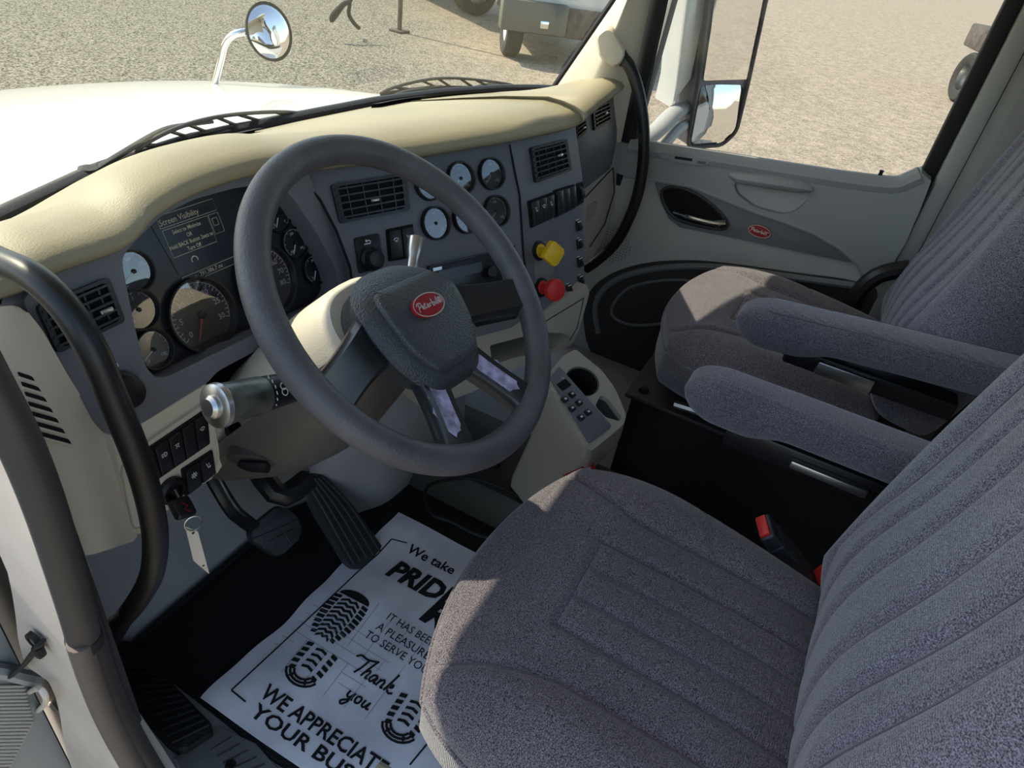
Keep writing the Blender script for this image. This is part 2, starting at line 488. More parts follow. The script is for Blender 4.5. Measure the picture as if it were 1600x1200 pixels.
# right A pillar with its seals
def row(W, Mi, Dd):
    return cr([W, W.lerp(Mi, .55)+V((-.012, -.012, 0)), Mi, Mi.lerp(Dd, .6)+V((-.004, -.008, 0)), Dd], 3)
r0 = (pxx(868, 138, 1.235), pxx(930, 150, 1.195), pxx(982, 165, 1.285))
r1 = (pxx(963, 0, 1.22), pxx(982, 0, 1.185), pxx(1016, 0, 1.265))
ext = lambda k: tuple(a + (c-a)*k for a, c in zip(r0, r1))
ap = MB().loft([row(*ext(k)) for k in (-1.2, -.5, 0, .35, .7, 1, 1.6, 2.4, 3.1)])
pil = struct(ap.build('trim_3', K['cream'], sharp=60), 'beige windshield pillar trim by the passenger door', 'pillar')
e0, e1 = pxx(868, 138, 1.245), pxx(963, 0, 1.23)
MB().tube([e0+(e1-e0)*k + V((.004, .006, 0)) for k in (-.6, 0, 1, 2, 3.1)], .010, 8).build('windshield_gasket', K['rubber'], pil)
HM = F((1.185, .2, .95), (.35, -1, 0), (0, 0, 1))
hp_ = rpoly([HM.px(x, y, .02) for x, y in ((930, 55), (946, 42), (957, 45), (977, 82), (974, 98), (960, 107), (936, 90))], .012); hc_ = sum(hp_, V((0, 0)))/len(hp_)
hp_ = ccw(hp_)
mb = MB().loft([[HM.p(*(hc_+(p-hc_)*s_), h_) for p in hp_] for s_, h_ in ((1.12, -.05), (1.05, .0), (.98, .014), (.86, .021), (.5, .024), (.1, .024))], closed=True, cap=True)
mb.build('handle_mount', K['cream'], pil)
# door aperture seal and frame in front of the passenger window
s0, s1 = pxx(984, 214, 1.31), pxx(1030, 0, 1.29)
sl = MB().tube([s0+(s1-s0)*k for k in (-.4, 0, .5, 1, 1.8)], .024, 10, flat=.8)
struct(sl.build('trim_4', K['rubber']), 'black rubber seal in front of the passenger door glass', 'seal')
s0, s1 = pxx(990, 222, 1.345), pxx(1052, 0, 1.335)
struct(MB().tube([s0+(s1-s0)*k for k in (-.4, 0, .5, 1, 1.8)], .012, 8).build('trim_5', K['doorhi']), 'grey front frame of the passenger window', 'window frame')
# rear of the passenger door opening
struct(MB().wbox(1.325, 1.37, -.612, -.578, .70, 1.50, .006).build('trim_6', K['rubber']), 'black rear channel of the passenger window', 'seal')
struct(MB().wbox(1.29, 1.38, -.655, -.614, .30, 1.50, .008).build('trim_7', K['doorhi']), 'grey rear frame post of the passenger door', 'window frame')
bp = MB()
bp.loft([[(1.28, -.655, z), (1.22, -.675, z), (1.20, -.72, z), (1.20, -.85, z), (1.25, -.90, z), (1.38, -.90, z), (1.38, -.655, z)] for z in (0, .8, 1.2, 1.53)], closed=True, cap=True)
struct(bp.build('trim_8', K['doormid']), 'dark grey pillar trim behind the passenger door', 'pillar')
struct(MB().wbox(1.30, 1.37, -1.06, -.88, -.05, 1.53).build('wall_right', K['trim']), 'dark grey side wall behind the passenger seat', 'wall')
struct(MB().wbox(-.47, -.41, -1.06, -.78, -.05, 1.53).build('wall_rear_left', K['trim']), 'dark grey side wall behind the driver seat', 'wall')

# ------------------------------------------------------------------ passenger door
DP = F((1.30, 0, .5), (0, -1, 0), (0, 0, 1))
def dp(l, h=0): return [DP.px(x, y, h) for x, y in l]
belt = [(985, 226), (1030, 232), (1140, 249), (1250, 267), (1330, 279), (1396, 286), (1420, 279), (1440, 270), (1455, 283)]
arc = [(1352, 440), (1340, 411), (1310, 386), (1270, 363), (1225, 346), (1180, 331), (1130, 311), (1080, 291), (1022, 281), (975, 274)]
door = thing('door_1', 'grey passenger door panel with red badge and chrome handle', 'door', (1.33, -.15, 0))
door['kind'] = 'structure'
bl = dp(belt)
MB().prism(DP, [(-.32, bl[0][1]-.02)] + [(a, c-.012) for a, c in bl] + [(.63, .1), (.63, -.53), (-.32, -.53)], -.06, 0).build('door_panel', K['doorlo'], door)
up = dp(belt, .02) + dp([(1440, 322), (1415, 380), (1388, 425)], .02) + dp(arc, .02)
hole = rpoly(dp([(1146, 284), (1262, 301), (1263, 313), (1240, 332), (1222, 336), (1178, 324), (1150, 302)], .02), .02)
upb = MB().plate(DP, [(-.3, bl[0][1]-.01)] + up + [(-.3, up[-1][1])], [hole], -.055, .02)
upo = upb.build('upper_panel', K['doorhi'], door)
cave = MB().prism(DP, hole, -.045, -.004).build('pull_pocket', K['doorlo'], door)
MB().tube([DP.at(x, y, .018) for x, y in ((1140, 272), (1155, 277), (1200, 283), (1250, 291), (1270, 296))], [.010, .024, .026, .024, .010], 12, flat=.7).build('pull_bar', K['doorhi'], door)
# rolled sill along the top of the panel
MB().tube(cr([DP.at(x, y+4, .002) for x, y in belt[:-1]], 4), .024, 10).build('window_sill', K['doorhi'], door)
ins = dp([(1022, 282), (1080, 292), (1130, 312), (1180, 332), (1225, 347), (1270, 364), (1310, 387), (1342, 413), (1240, 392), (1140, 371), (1062, 356), (1044, 342), (1032, 315)], .012)
MB().prism(DP, ins, -.002, .012, .004).build('door_insert', K['doormid'], door)
MB().tube([DP.at(x, y, .016) for x, y in arc[::-1]], .006, 8).build('styling_line', K['doorhi'], door)
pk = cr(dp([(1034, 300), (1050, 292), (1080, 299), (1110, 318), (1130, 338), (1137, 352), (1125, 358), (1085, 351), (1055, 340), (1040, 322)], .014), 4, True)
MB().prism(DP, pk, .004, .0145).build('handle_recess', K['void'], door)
MB().tube([DP.p(*p, .015) for p in pk]+[DP.p(*pk[0], .015)], .005, 6).build('recess_rim', K['trim'], door)
MB().tube(cr([DP.at(x, y, h) for x, y, h in ((1054, 331, .022), (1068, 335, .034), (1090, 342, .040), (1115, 348, .040), (1132, 349, .030))], 4), [.007]*5+[.011]*8+[.014]*4, 10, flat=.7).build('door_handle', K['chrome'], door)
def badge(fr, a, c, rx, ry, parent, h0, rot=0, script=True):
    g = fr.off(a, c, h0, rot)
    o = MB().lathe(g, [(1, 0), (1, .003/1), (.9, .005), (0, .0056)], 36, sx=rx, sy=ry).build('badge', K['red'], parent)
    m = MB(); m.stroke(g, [(rx*.96*math.cos(q*PI/24), ry*.96*math.sin(q*PI/24)) for q in range(48)], ry*.09, .0055, True)
    P_ = [[(.2, -.35), (.45, .4), (.7, 1.2)], [(.0, .95), (.5, 1.4), (1.2, 1.35), (1.35, .95), (.95, .6), (.5, .5)],
          [(1.25, .3), (1.7, .4), (1.75, .62), (1.5, .65), (1.32, .3), (1.55, .03), (1.95, .15)],
          [(2.3, 1.15), (2.12, .25), (2.3, .03), (2.55, .15)], [(1.95, .75), (2.6, .85)],
          [(2.65, .3), (3.1, .4), (3.15, .62), (2.9, .65), (2.72, .3), (2.95, .03), (3.35, .15)],
          [(3.55, .65), (3.5, .03)], [(3.52, .4), (3.75, .66), (4.0, .6)],
          [(4.35, 1.45), (4.25, .1), (4.6, .03), (4.85, .35), (4.6, .62), (4.27, .4)],
          [(5.2, .62), (5.12, .1), (5.35, .05)], [(5.2, .9), (5.24, 1.0)],
          [(5.75, 1.5), (5.6, .1), (5.85, .03)], [(6.35, 1.3), (6.2, .15), (6.5, .03)], [(5.95, .95), (6.5, 1.1), (7.0, 1.1)]]
    sx_ = rx*1.62/7.0
    for P1 in P_:
        m.stroke(g, [((x-3.5)*sx_, (y-.52)*sx_*.95) for x, y in cr([V(p) for p in P1], 3)], sx_*.26, .0062)
    m.build('badge_lettering', K['badge'], o, None)
    return o
a, c = DP.px(1187, 361, .013); badge(DP, a, c, .031, .0165, door, .012, -.02)
# speaker and map pocket moulding low on the door
pm = cr(dp([(912, 500), (922, 455), (955, 428), (1005, 412), (1070, 407), (1140, 412), (1240, 426), (1340, 441), (1372, 470), (1340, 600), (1180, 640), (1000, 590), (930, 560)], .004), 4, True)
MB().prism(DP, pm, -.004, .006, .003).build('map_pocket', K['trim'], door)
MB().tube(cr([DP.at(x, y, .010) for x, y in ((935, 520), (930, 480), (945, 450), (985, 428), (1050, 417), (1130, 418), (1230, 432), (1340, 447))], 4), .010, 8).build('pocket_rim', K['doormid'], door)
pr2 = cr(dp([(955, 490), (975, 455), (1020, 440), (1080, 440), (1100, 470), (1060, 500), (990, 508)], .008), 4, True)
MB().tube([DP.p(*p, .007) for p in pr2]+[DP.p(*pr2[0], .007)], .005, 6).build('speaker_ring', K['doormid'], door)
g = MB()
for i in range(-6, 7):
    for j in range(-6, 7):
        if i*i+j*j < 40:
            a, c = DP.px(958, 383, .001); fr = DP.off(a+i*.009, c+j*.009, .0005)
            g.lathe(fr, [(.0026, 0), (0, .0004)], 6)
g.build('tweeter_grille', K['doormid'], door)
MB().lathe(F(DP.at(1367, 291, .0), (1, 0, 0), (0, 1, 0)), [(.016, 0), (.016, .004), (.010, .006), (.006, .010), (.0045, .036), (.006, .040), (0, .042)], 14).build('lock_button', K['black'], door)
sp = rpoly(dp([(1030, 237), (1075, 242), (1108, 249), (1110, 256), (1095, 259), (1060, 254), (1028, 246)], .026), .006)
so = MB().prism(DP, sp, .012, .0265, .002).build('switch_plate', K['doorhi'], door)
MB().prism(DP, dp([(1055, 244), (1082, 248), (1081, 252), (1054, 248)], .027), .02, .0275).build('slide_switch', K['black'], so)
MB().prism(DP, dp([(1090, 251), (1104, 253), (1102, 257), (1089, 255)], .027), .02, .0285).build('lock_switch', K['dash'], so)
# pane
W2 = F((1.35, 0, .5), (0, -1, 0), (0, 0, 1))
struct(MB().prism(W2, [(-.16, .2), (-.10, .95), (.595, .95), (.595, .2)], 0, .004).build('window_2', K['glass'], sharp=None), 'clear passenger door window', 'window')

# ================================================================== hood, wipers, mirrors
def hz(x, y):
    q = (y-.62)
    wdt = .66 - .10*q
    t = (x-.43)/wdt
    return .775 - .085*q - .075*q*q - .035*abs(t)**2.2 - .10*max(0, abs(t)-.82)**1.4*8
hood = MB().grid(lambda s, t: (.43+(2*s-1)*(.70-.09*(t*1.35)), gy(.43+(2*s-1)*.7)+.06+1.35*t*(1-.0*s), hz(.43+(2*s-1)*(.70-.09*t*1.35), gy(.43+(2*s-1)*.7)+.06+1.35*t)), 60, 40, flip=False)
tag(hood.build('truck_hood', K['white']), 'white glossy truck hood beyond the windshield', 'hood')
def wiper(pts_arm, pts_blade, label, bow):
    r = thing('windshield_wiper', label, 'wiper', pts_arm[0], 'windshield wipers')
    MB().tube(cr(pts_arm, 5), .0065, 8, flat=.6).build('wiper_arm', K['rubber'], r)
    MB().tube(cr(pts_blade, 5), .0045, 6).build('wiper_blade', K['rubber'], r)
    P = cr(pts_blade, 6); N = len(P)
    up = V((0, -.1, 1)).normalized()
    sp_ = [P[i] + up*(.022*math.sin(PI*i/(N-1))**.7 + .001) for i in range(N)]
    MB().tube(sp_, .0055, 6, flat=.6).build('spine', K['rubber'], r)
    for k in range(1, 7):
        i = k*(N-1)//7
        j = min(N-1, i+2)
        MB().tube([sp_[i], P[j]], .0035, 6).build('claw', K['rubber'], r)
    MB().tube([pts_arm[0]-V((0, 0, .03)), pts_arm[0]+V((0, 0, .01))], .014, 12).build('pivot', K['rubber'], r)
def hp(x, y, z): return pz(x, y, z)
wiper([hp(140, 272, .80), hp(185, 243, .815), hp(255, 203, .825), hp(300, 194, .82), hp(330, 190, .815)],
      [hp(205, 245, .803), hp(280, 218, .808), hp(370, 196, .808), hp(472, 180, .800)], 'black wiper resting in front of the steering wheel', 1)
wiper([hp(560, 172, .79), hp(610, 152, .80), hp(640, 142, .805), hp(690, 135, .80)],
      [hp(595, 147, .795), hp(670, 137, .80), hp(740, 137, .795), hp(815, 139, .78)], 'black wiper in front of the passenger side of the dash', 1)
# round hood mirror
hmr = thing('hood_mirror', 'round convex chrome mirror on a bent arm above the hood', 'mirror', py_(335, 134, 1.22))
mc = py_(421, 50, 1.10)
tocam = (CAM-mc).normalized(); tocam = (tocam*.70 + CR_*.68 - CD_*.08).normalized()
g = F(mc, V((1, 0, 0)) - tocam*tocam.x, V((0, 0, 1)) - tocam*tocam.z)
MB().lathe(g, [(.068, 0), (.060, .006), (.045, .0105), (.025, .0135), (0, .0145)], 40).build('mirror_glass', K['mirror'], hmr)
MB().lathe(g, [(.067, -.004), (.0725, -.004), (.0735, .002), (.070, .004), (.067, .001)], 40).build('rim', K['rubber'], hmr)
MB().lathe(g, [(.070, -.002), (.062, -.02), (.04, -.034), (0, -.038)], 40).build('shell', K['chrome'], hmr)
bk = g.p(0, 0, -.030)
MB().tube(cr([py_(333, 140, 1.22), py_(346, 92, 1.19), py_(353, 68, 1.17), py_(366, 54, 1.14), py_(386, 50, 1.12), bk], 5), .0095, 12).build('arm', K['chrome'], hmr)
# passenger side mirror
sm = thing('side_mirror', 'tall white passenger side mirror with a convex lower glass', 'mirror', (1.5, .12, .64))
MP = F((1.66, 0, .8), V((.72, -.69, 0)), (0, 0, 1))
def mp_(l, h=0): return [MP.px(x, y, h) for x, y in l]
shell = rpoly(mp_([(1118, -120), (1228, -120), (1196, 0), (1168, 130), (1150, 205), (1128, 226), (1078, 230), (1074, 222), (1090, 125)]), .02)
MB().prism(MP, shell, -.11, -.004, .02).build('housing', K['dash'], sm)
MB().tube([MP.p(*p, .003) for p in shell]+[MP.p(*shell[0], .003)], .0065, 8).build('mirror_rim', K['trim'], sm)
wh = mp_([(1083, -60), (1120, -60), (1108, 0), (1085, 125), (1052, 170), (1062, 130)])
MB().prism(MP, [(a, c) for a, c in wh], -.12, -.012, .012).build('housing_cover', K['white'], sm)
MB().prism(MP, rpoly(mp_([(1128, -115), (1226, -115), (1192, 0), (1168, 124), (1099, 126), (1112, 40)], .002), .008), -.004, .002).build('flat_glass', K['mirror'], sm)
cv = rpoly(mp_([(1097, 134), (1165, 131), (1146, 202), (1126, 220), (1082, 224), (1079, 218)]), .014)
m = MB(); cc = sum(cv, V((0, 0)))/len(cv); k = len(cv)
bul = lambda p: .014*(1-(p-cc).length_squared/.012)
m.v = [MP.p(*(cc + (p-cc)*r), bul(cc+(p-cc)*r)) for r in (1, .9, .8, .7, .6, .5, .4, .3, .2, .1) for p in cv] + [MP.p(cc.x, cc.y, bul(cc))]
for i in range(9):
    for j in range(k): m.f.append([i*k+j, i*k+(j+1) % k, (i+1)*k+(j+1) % k, (i+1)*k+j])
for j in range(k): m.f.append([9*k+j, 9*k+(j+1) % k, 10*k])
m.build('convex_glass', K['mirror'], sm, 60)
MB().tube(cr([V((1.37, .17, .66)), pxx(1025, 205, 1.45), pxx(1052, 178, 1.55), MP.at(1075, 165, -.06)], 5), .030, 12, flat=.7).build('upper_arm', K['doorhi'], sm)
MB().tube(cr([V((1.37, .12, .60)), pxx(1042, 222, 1.48), pxx(1062, 200, 1.56), MP.at(1085, 190, -.06)], 5), .016, 10).build('lower_arm', K['doorhi'], sm)

# ================================================================== dashboard
DF = panel((0, .265, .70), 0, 22)            # dark bezel in front of the driver
CL = DF.off(0, 0, -.04)                      # cluster face, sunk behind it
CP = panel(DF.at(498, 312), 22, 26)          # centre panel turned towards the driver
CS = panel(CP.at(808, 290), 13, 22)          # right-hand facet of the centre panel
PD = panel((1.15, .215, .80), 4, 10)         # passenger side face
LB = panel((-.15, .232, .55), 0, 3)          # beige switch panel under the bezel
dash = thing('dashboard', 'beige topped dashboard with dark grey panels, gauges and air vents', 'dashboard', (.4, .45, .3))
def on(fr, l, h=0): return [fr.px(x, y, h) for x, y in l]

# --- soft top pad, lofted over stations along the dash
st = [(DF, -40, 482), (DF, 0, 468), (DF, 37, 455), (DF, 80, 430), (DF, 140, 410), (DF, 187, 392), (DF, 210, 374), (DF, 230, 350), (DF, 258, 329), (DF, 298, 307), (DF, 357, 285), (DF, 420, 270),
      (DF, 475, 268), (CP, 540, 262), (CP, 600, 255), (CP, 655, 247), (CP, 730, 234), (CP, 797, 222), (CS, 850, 211), (CS, 885, 203), (CS, 900, 197), (CS, 904, 193)]
Ls = [fr.at(x, y, .022) for fr, x, y in st]
Ls += [PD.at(909, 190, .02), PD.at(925, 176, .02), PD.at(945, 160, .02), PD.at(962, 146, .02), PD.at(972, 140, .005)]
rows = []
xs_prev = -9
for i, L in enumerate(Ls):
    gx = max(L.x, xs_prev+.005); xs_prev = gx
    G = V((gx if i else gx, gy(gx)+.004, GZ))
    k = .30 if i >= 22 else 1.0
    mid = L + V((0, .075, .036*(.55+.45*k)))
    # shallow storage trough along the centre of the pad
    r = [L + V((0, .06, .012)), L + V((0, .012, .001)), L, L+V((0, -.010, .008)), L+V((0, -.011, .016)), L+V((0, -.004, .025)), L+V((0, .014, .032)), L+V((0, .04, .036)), mid]
    for t in (.25, .5, .75, .93):
        q = mid.lerp(G, t); q.z = mid.z + (GZ-mid.z)*(t**1.15); r.append(q)
    r.append(G)
    rows.append(r)
NP = len(rows[0])
fin = [cr([rows[i][j] for i in range(len(rows))], 4) for j in range(NP)]
pad = MB().loft([[fin[j][i] for j in range(NP)] for i in range(len(fin[0]))])
pad.v = pad.v
pado = pad.build('top_pad', K['pad'], dash, 50)
# end caps of the pad
MB().prism(F(Ls[0], (0, 1, 0), (0, 0, 1)), [(0, 0), (-.011, .015), (.0, .028), (.075, .036), (gy(Ls[0].x)-Ls[0].y, GZ-Ls[0].z), (.05, .0)], 0, .004).build('pad_end', K['pad'], dash)
# demister slots along the glass
for x0, x1 in ((-.12, .02), (.14, .30), (.62, .78)):
    P = [V((x0+(x1-x0)*k/6, gy(x0+(x1-x0)*k/6)-.045, GZ+.022)) for k in range(7)]
    MB().loft([[p+V((0, -.010, .003)) for p in P], [p+V((0, .010, -.003)) for p in P], [p+V((0, .010, -.012)) for p in P]]).build('demister_slot', K['void'], pado)

# --- core that closes everything behind the faces
MB().wbox(-.33, 1.27, .36, .60, .50, .77).build('dash_core', K['void'], dash)

# --- driver bezel with the cluster opening
outer = on(DF, [(34, 470), (80, 425), (140, 404), (187, 385), (212, 362), (250, 322), (300, 296), (360, 275), (420, 262), (478, 262), (500, 312), (525, 362), (546, 418), (551, 448), (545, 480),
                (470, 512), (400, 548), (340, 580), (323, 599), (250, 643), (223, 660), (188, 680), (172, 679), (150, 658), (120, 612), (90, 562), (60, 512)])
hole = on(DF, [(189, 402), (216, 372), (252, 337), (304, 311), (366, 294), (428, 285), (454, 304), (494, 362), (525, 422), (530, 452), (514, 474), (446, 503), (400, 521), (330, 555), (264, 588), (244, 591), (228, 575), (213, 522), (200, 460)])
MB().plate(DF, rpoly(outer, .008), [rpoly(hole, .012)], -.05, 0).build('instrument_bezel', K['dash'], dash)
clp = MB().prism(CL, [(a*1.04, c*1.04) for a, c in hole], -.012, 0).build('cluster_face', K['cluster'], dash)

def gauge(fr, a, c, R, parent, nums=(), a0=225, a1=-45, nd=None, hb=.012, tick=11, flat=None, lens=True, wide=.14):
    g = fr.off(a, c, 0)
    o = MB().lathe(g, [(R*1.0, .001), (R*1.02, hb*.5), (R*1.06, hb), (R*(1.06+wide*.6), hb*1.05), (R*(1+wide), hb*.6), (R*(1.02+wide), 0)], 40).build('gauge', K['black'], parent)
    MB().lathe(g, [(R*1.0, .0015), (0, .0016)], 40).build('dial', K['dial'], o)
    m = MB()
    for k in range(tick):
        q = D2(a0+(a1-a0)*k/(tick-1)); l = .14 if k % 2 == 0 else .08
        m.stroke(g, [(R*.95*math.cos(q), R*.95*math.sin(q)), (R*(.95-l)*math.cos(q), R*(.95-l)*math.sin(q))], R*.025, .0024)
    m.stroke(g, [(R*.95*math.cos(D2(a0+(a1-a0)*k/30)), R*.95*math.sin(D2(a0+(a1-a0)*k/30))) for k in range(31)], R*.018, .0023)
    for k, t in enumerate(nums):
        if t:
            q = D2(a0+(a1-a0)*k/(len(nums)-1)); m.text(g, t, R*.24, R*.68*math.cos(q), R*.68*math.sin(q)-R*.08, .0024, 'CENTER', .01)
    m.build('dial_markings', K['ivory'], o, None)
    if nd is not None:
        q = D2(nd); m = MB()
        m.prism(g.off(0, 0, 0, q), [(-R*.1, -R*.03), (R*.8, -R*.012), (R*.8, R*.012), (-R*.1, R*.03)], .003, .0045)
        m.build('needle', K['needle'] if R > .04 else K['ivory'], o)
        MB().lathe(g, [(R*.13, .002), (R*.12, .006), (0, .007)], 20).build('needle_cap', K['black'], o)
    if lens:
        MB().lathe(g, [(R*1.02, hb*.45), (R*.6, hb*.45+R*.006), (0, hb*.45+R*.009)], 32).build('lens', K['lens'], o)
    return o
def cg(x, y, R, **k):
    a, c = CL.px(x, y); return gauge(CL, a, c, R, dash, **k)
cg(313, 492, .0475, nums=('0', '5', '10', '15', '20', '25', '30'), a0=215, a1=-25, nd=238, tick=31, hb=.010, wide=.10)
cg(413, 438, .0500, nums=('0', '10', '20', '30', '40', '50', '60', '70', '80'), a0=215, a1=-25, nd=225, tick=33, hb=.010, wide=.10)
for x, y, n in ((206, 424, ('', '100', '200', '300', '')), (214, 484, ('0', '', '1', '', '2')), (237, 546, ('0', '', '60', '', '120'))):
    cg(x, y, .0235, nums=n, nd=205, hb=.009)
for x, y, n in ((432, 338, ('E', '', '1/2', '', 'F')), (459, 380, ('100', '', '200', '', '300')), (491, 421, ('0', '', '50', '', '100'))):
    cg(x, y, .0225, nums=n, nd=235, hb=.005, lens=False)
# driver information screen
scq = on(CL, [(236, 352), (358, 312), (412, 380), (280, 430)], .001)
scr = MB().prism(CL, scq, 0, .001).build('information_screen', K['screen'], dash)
a0_, c0_ = CL.px(251, 358, .0014)
a1_, _ = CL.px(338, 327, .0014)
S = CL.off(a0_, c0_, .0014); Wd = a1_-a0_
tx = MB()
tx.stroke(S, [(0, 0), (Wd, 0), (Wd, .016), (Wd*.0, .016)], .0006, 0, True)
tx.stroke(S, [(.001, -.003), (Wd*.80, -.003), (Wd*.80, -.040), (.001, -.040)], .0006, 0, True)
tx.stroke(S, [(Wd*.82, -.003), (Wd, -.003), (Wd, -.030), (Wd*.82, -.030)], .0006, 0, True)
tx.stroke(S, [(Wd*.86, -.009), (Wd*.95, -.009), (Wd*.95, -.019), (Wd*.86, -.019)], .0007, 0, True)
tx.text(S, 'Screen Visibility', .0115, .001, .003, 0, sx=.86)
for t, yy in (('Select to Minimize', -.0115), ('OR', -.0205), ('Hold BACK Button 2secs to', -.0295), ('Turn Off', -.038)):
    tx.text(S, t, .0078, Wd*.40, yy, 0, 'CENTER', .01, sx=.80)
tx.text(S, 'Set Clock', .0055, .004, -.0745, 0, sx=.9); tx.text(S, '291,386.7 mi', .0085, Wd*.52, -.0755, 0, 'CENTER', sx=.9)
tx.stroke(S, [(.001, -.068), (Wd*1.25, -.068), (Wd*1.25, -.078), (.001, -.078)], .0006, 0, True)
tx.stroke(S, [(.030+.005*math.cos(q/8*PI), -.052+.005*math.sin(q/8*PI)) for q in range(-1, 10)], .0014, 0)
tx.build('screen_lettering', K['amber'], scr, None)

# --- air vents
def bil(q, s, t):
    a, b_, c, d = [V(x) for x in q]          # TL TR BR BL
    return (a*(1-s)+b_*s)*(1-t) + (d*(1-s)+c*s)*t
def vent(fr, q, nh, nv, parent, name='air_vent', knob=(.5, .5)):
    q = [V(fr.px(x, y)) for x, y in q]
    def loop(e): return rpoly([bil(q, s, t) for s, t in ((-e, -e), (1+e, -e), (1+e, 1+e), (-e, 1+e))], .006)
    o = MB().plate(fr, loop(.05), [loop(-.03)], -.002, .007).build(name, K['vent'], parent)
    MB().prism(fr, loop(-.02), -.001, .0008).build('vent_throat', K['void'], o)
    def bar(p0, p1, wd, h0, h1):
        d = (p1-p0).normalized(); n_ = V((-d.y, d.x))*wd/2
        return MB().prism(fr, [p0-n_, p1-n_, p1+n_, p0+n_], h0, h1)
    for i in range(nh):
        t = (i+.5)/nh
        bar(bil(q, -.02, t), bil(q, 1.02, t), .0028, .0035, .0085).build('slat', K['vent'], o)
    for i in range(nv):
        s = (i+.7)/(nv+.4)
        bar(bil(q, s, -.02), bil(q, s, 1.02), .0022, .001, .0045).build('vane', K['vent'], o)
    k = bil(q, *knob)
    MB().box(fr.mx(k.x, k.y, .010), .016, .006, .006, .002).build('vent_knob', K['satin'], o)
    return o
vent(DF, [(60, 480), (162, 438), (186, 501), (90, 547)], 5, 4, dash, knob=(.80, .62))
vent(CP, [(521, 291), (627, 274), (633, 327), (534, 346)], 5, 4, dash, knob=(.5, .58))
vent(CS, [(829, 233), (880, 220), (887, 265), (836, 283)], 6, 4, dash, knob=(.72, .42))
PV = PD.off(0, 0, .006)
vent(PV, [(924, 166), (949, 156), (951, 188), (927, 202)], 6, 3, dash, knob=(.68, .5))
vent(PV, [(897, 180), (910, 174), (913, 204), (899, 216)], 6, 2, dash, knob=(.6, .7))

# --- switches
def switches(fr, q, n, parent, icons=(), tray=True, h=.009, name='rocker_switch', rowcount=1):
    q = [V(fr.px(x, y)) for x, y in q]
    if tray:
        MB().prism(fr, rpoly([bil(q, s, t) for s, t in ((-.04, -.06), (1.04, -.06), (1.04, 1.06), (-.04, 1.06))], .003), -.001, .002).build('switch_tray', K['void'], parent)
    for i in range(n):
        s0, s1 = (i+.04)/n, (i+.96)/n
        P = rpoly([bil(q, s, t) for s, t in ((s0, .02), (s1, .02), (s1, .98), (s0, .98))], .002, 2)
        o = MB().prism(fr, P, 0, h, .0015, 2).build(name, K['switch'], parent)
        c = bil(q, (s0+s1)/2, .35); wd = (bil(q, s1, .5)-bil(q, s0, .5)).length*.5
        ic = icons[i] if i < len(icons) else None
        if ic:
            m = MB()
            for P1 in ic: m.stroke(fr, [(c.x+x*wd*.5, c.y+y*wd*.5) for x, y in P1], wd*.10, h+.0004)
            m.build('switch_icon', K['ivory'], o, None)
arcp = lambda r, a, b_, cx=0, cy=0: [(cx+r*math.cos(D2(a+(b_-a)*k/8)), cy+r*math.sin(D2(a+(b_-a)*k/8))) for k in range(9)]
LAMP = [[(.1, -.7), (.1, .7)], arcp(.7, -90, 90, .15), [(-.2, .5), (-.9, .4)], [(-.2, 0), (-.9, -.1)], [(-.2, -.5), (-.9, -.6)]]
FOG = [[(-.7, .6), (.7, .6)], [(-.5, .6), (-.2, -.1), (-.5, -.7)], [(.5, .6), (.2, -.1), (.5, -.7)], [(-.2, -.1), (.2, -.1)]]
CAB = [[(-.9, 0), (-.3, .5), (.3, .5), (.9, 0)], [(-.5, -.1), (-.2, -.6)], [(0, -.1), (0, -.6)], [(.5, -.1), (.2, -.6)]]
SUN = [arcp(.35, 0, 360)]+[[(.5*math.cos(k*PI/4), .5*math.sin(k*PI/4)), (.9*math.cos(k*PI/4), .9*math.sin(k*PI/4))] for k in range(8)]
BACK = [[(-.9, -.3), (.7, -.3), (.9, .1), (.6, .4), (-.3, .4)], [(-.1, .7), (-.4, .4), (-.1, .1)]]
SEAT = [[(-.5, .8), (-.2, -.4), (.6, -.4)], [(-.3, -.7), (.6, -.7)], [(.2, .6), (.2, .1)]]
STRUCK = [[(-.6, .8), (.6, .8)], [(-.3, .8), (-.3, -.6)], [(.3, .8), (.3, -.6)], [(-.6, -.6), (.6, -.6)]]
# beige lower panels
lbp = [(176, 684), (224, 661), (325, 599), (338, 618), (350, 660), (353, 700), (349, 725), (336, 745), (292, 771), (214, 839), (204, 836)]
lbo = MB().prism(LB, rpoly(on(LB, lbp), .006), -.10, 0, .004).build('lower_panel', K['cream'], dash)
plate = rpoly(on(LB, [(196, 722), (232, 690), (316, 632), (330, 640), (340, 690), (343, 716), (332, 736), (280, 768), (216, 826), (208, 824), (190, 738)], .004), .008)
spo = MB().prism(LB, plate, -.001, .004, .002).build('switch_panel', K['cream'], dash)
LB2 = LB.off(0, 0, .004)
MB().tube([LB.p(*p, .0035) for p in plate]+[LB.p(*plate[0], .0035)], .0012, 5).build('panel_seam', K['taupe'], dash)
switches(LB2, [(213, 714), (318, 643), (323, 692), (228, 757)], 5, dash, [None, LAMP, FOG, None, CAB], h=.007)
switches(LB2, [(284, 734), (329, 705), (334, 737), (290, 772)], 2, dash, [SUN, SEAT], h=.007)
a, c = LB2.px(266, 765); ig = LB2.off(a, c)
MB().lathe(ig, [(.020, 0), (.020, .006), (.016, .010), (.012, .010), (.011, .005), (0, .005)], 28).build('ignition_lock', K['black'], dash)
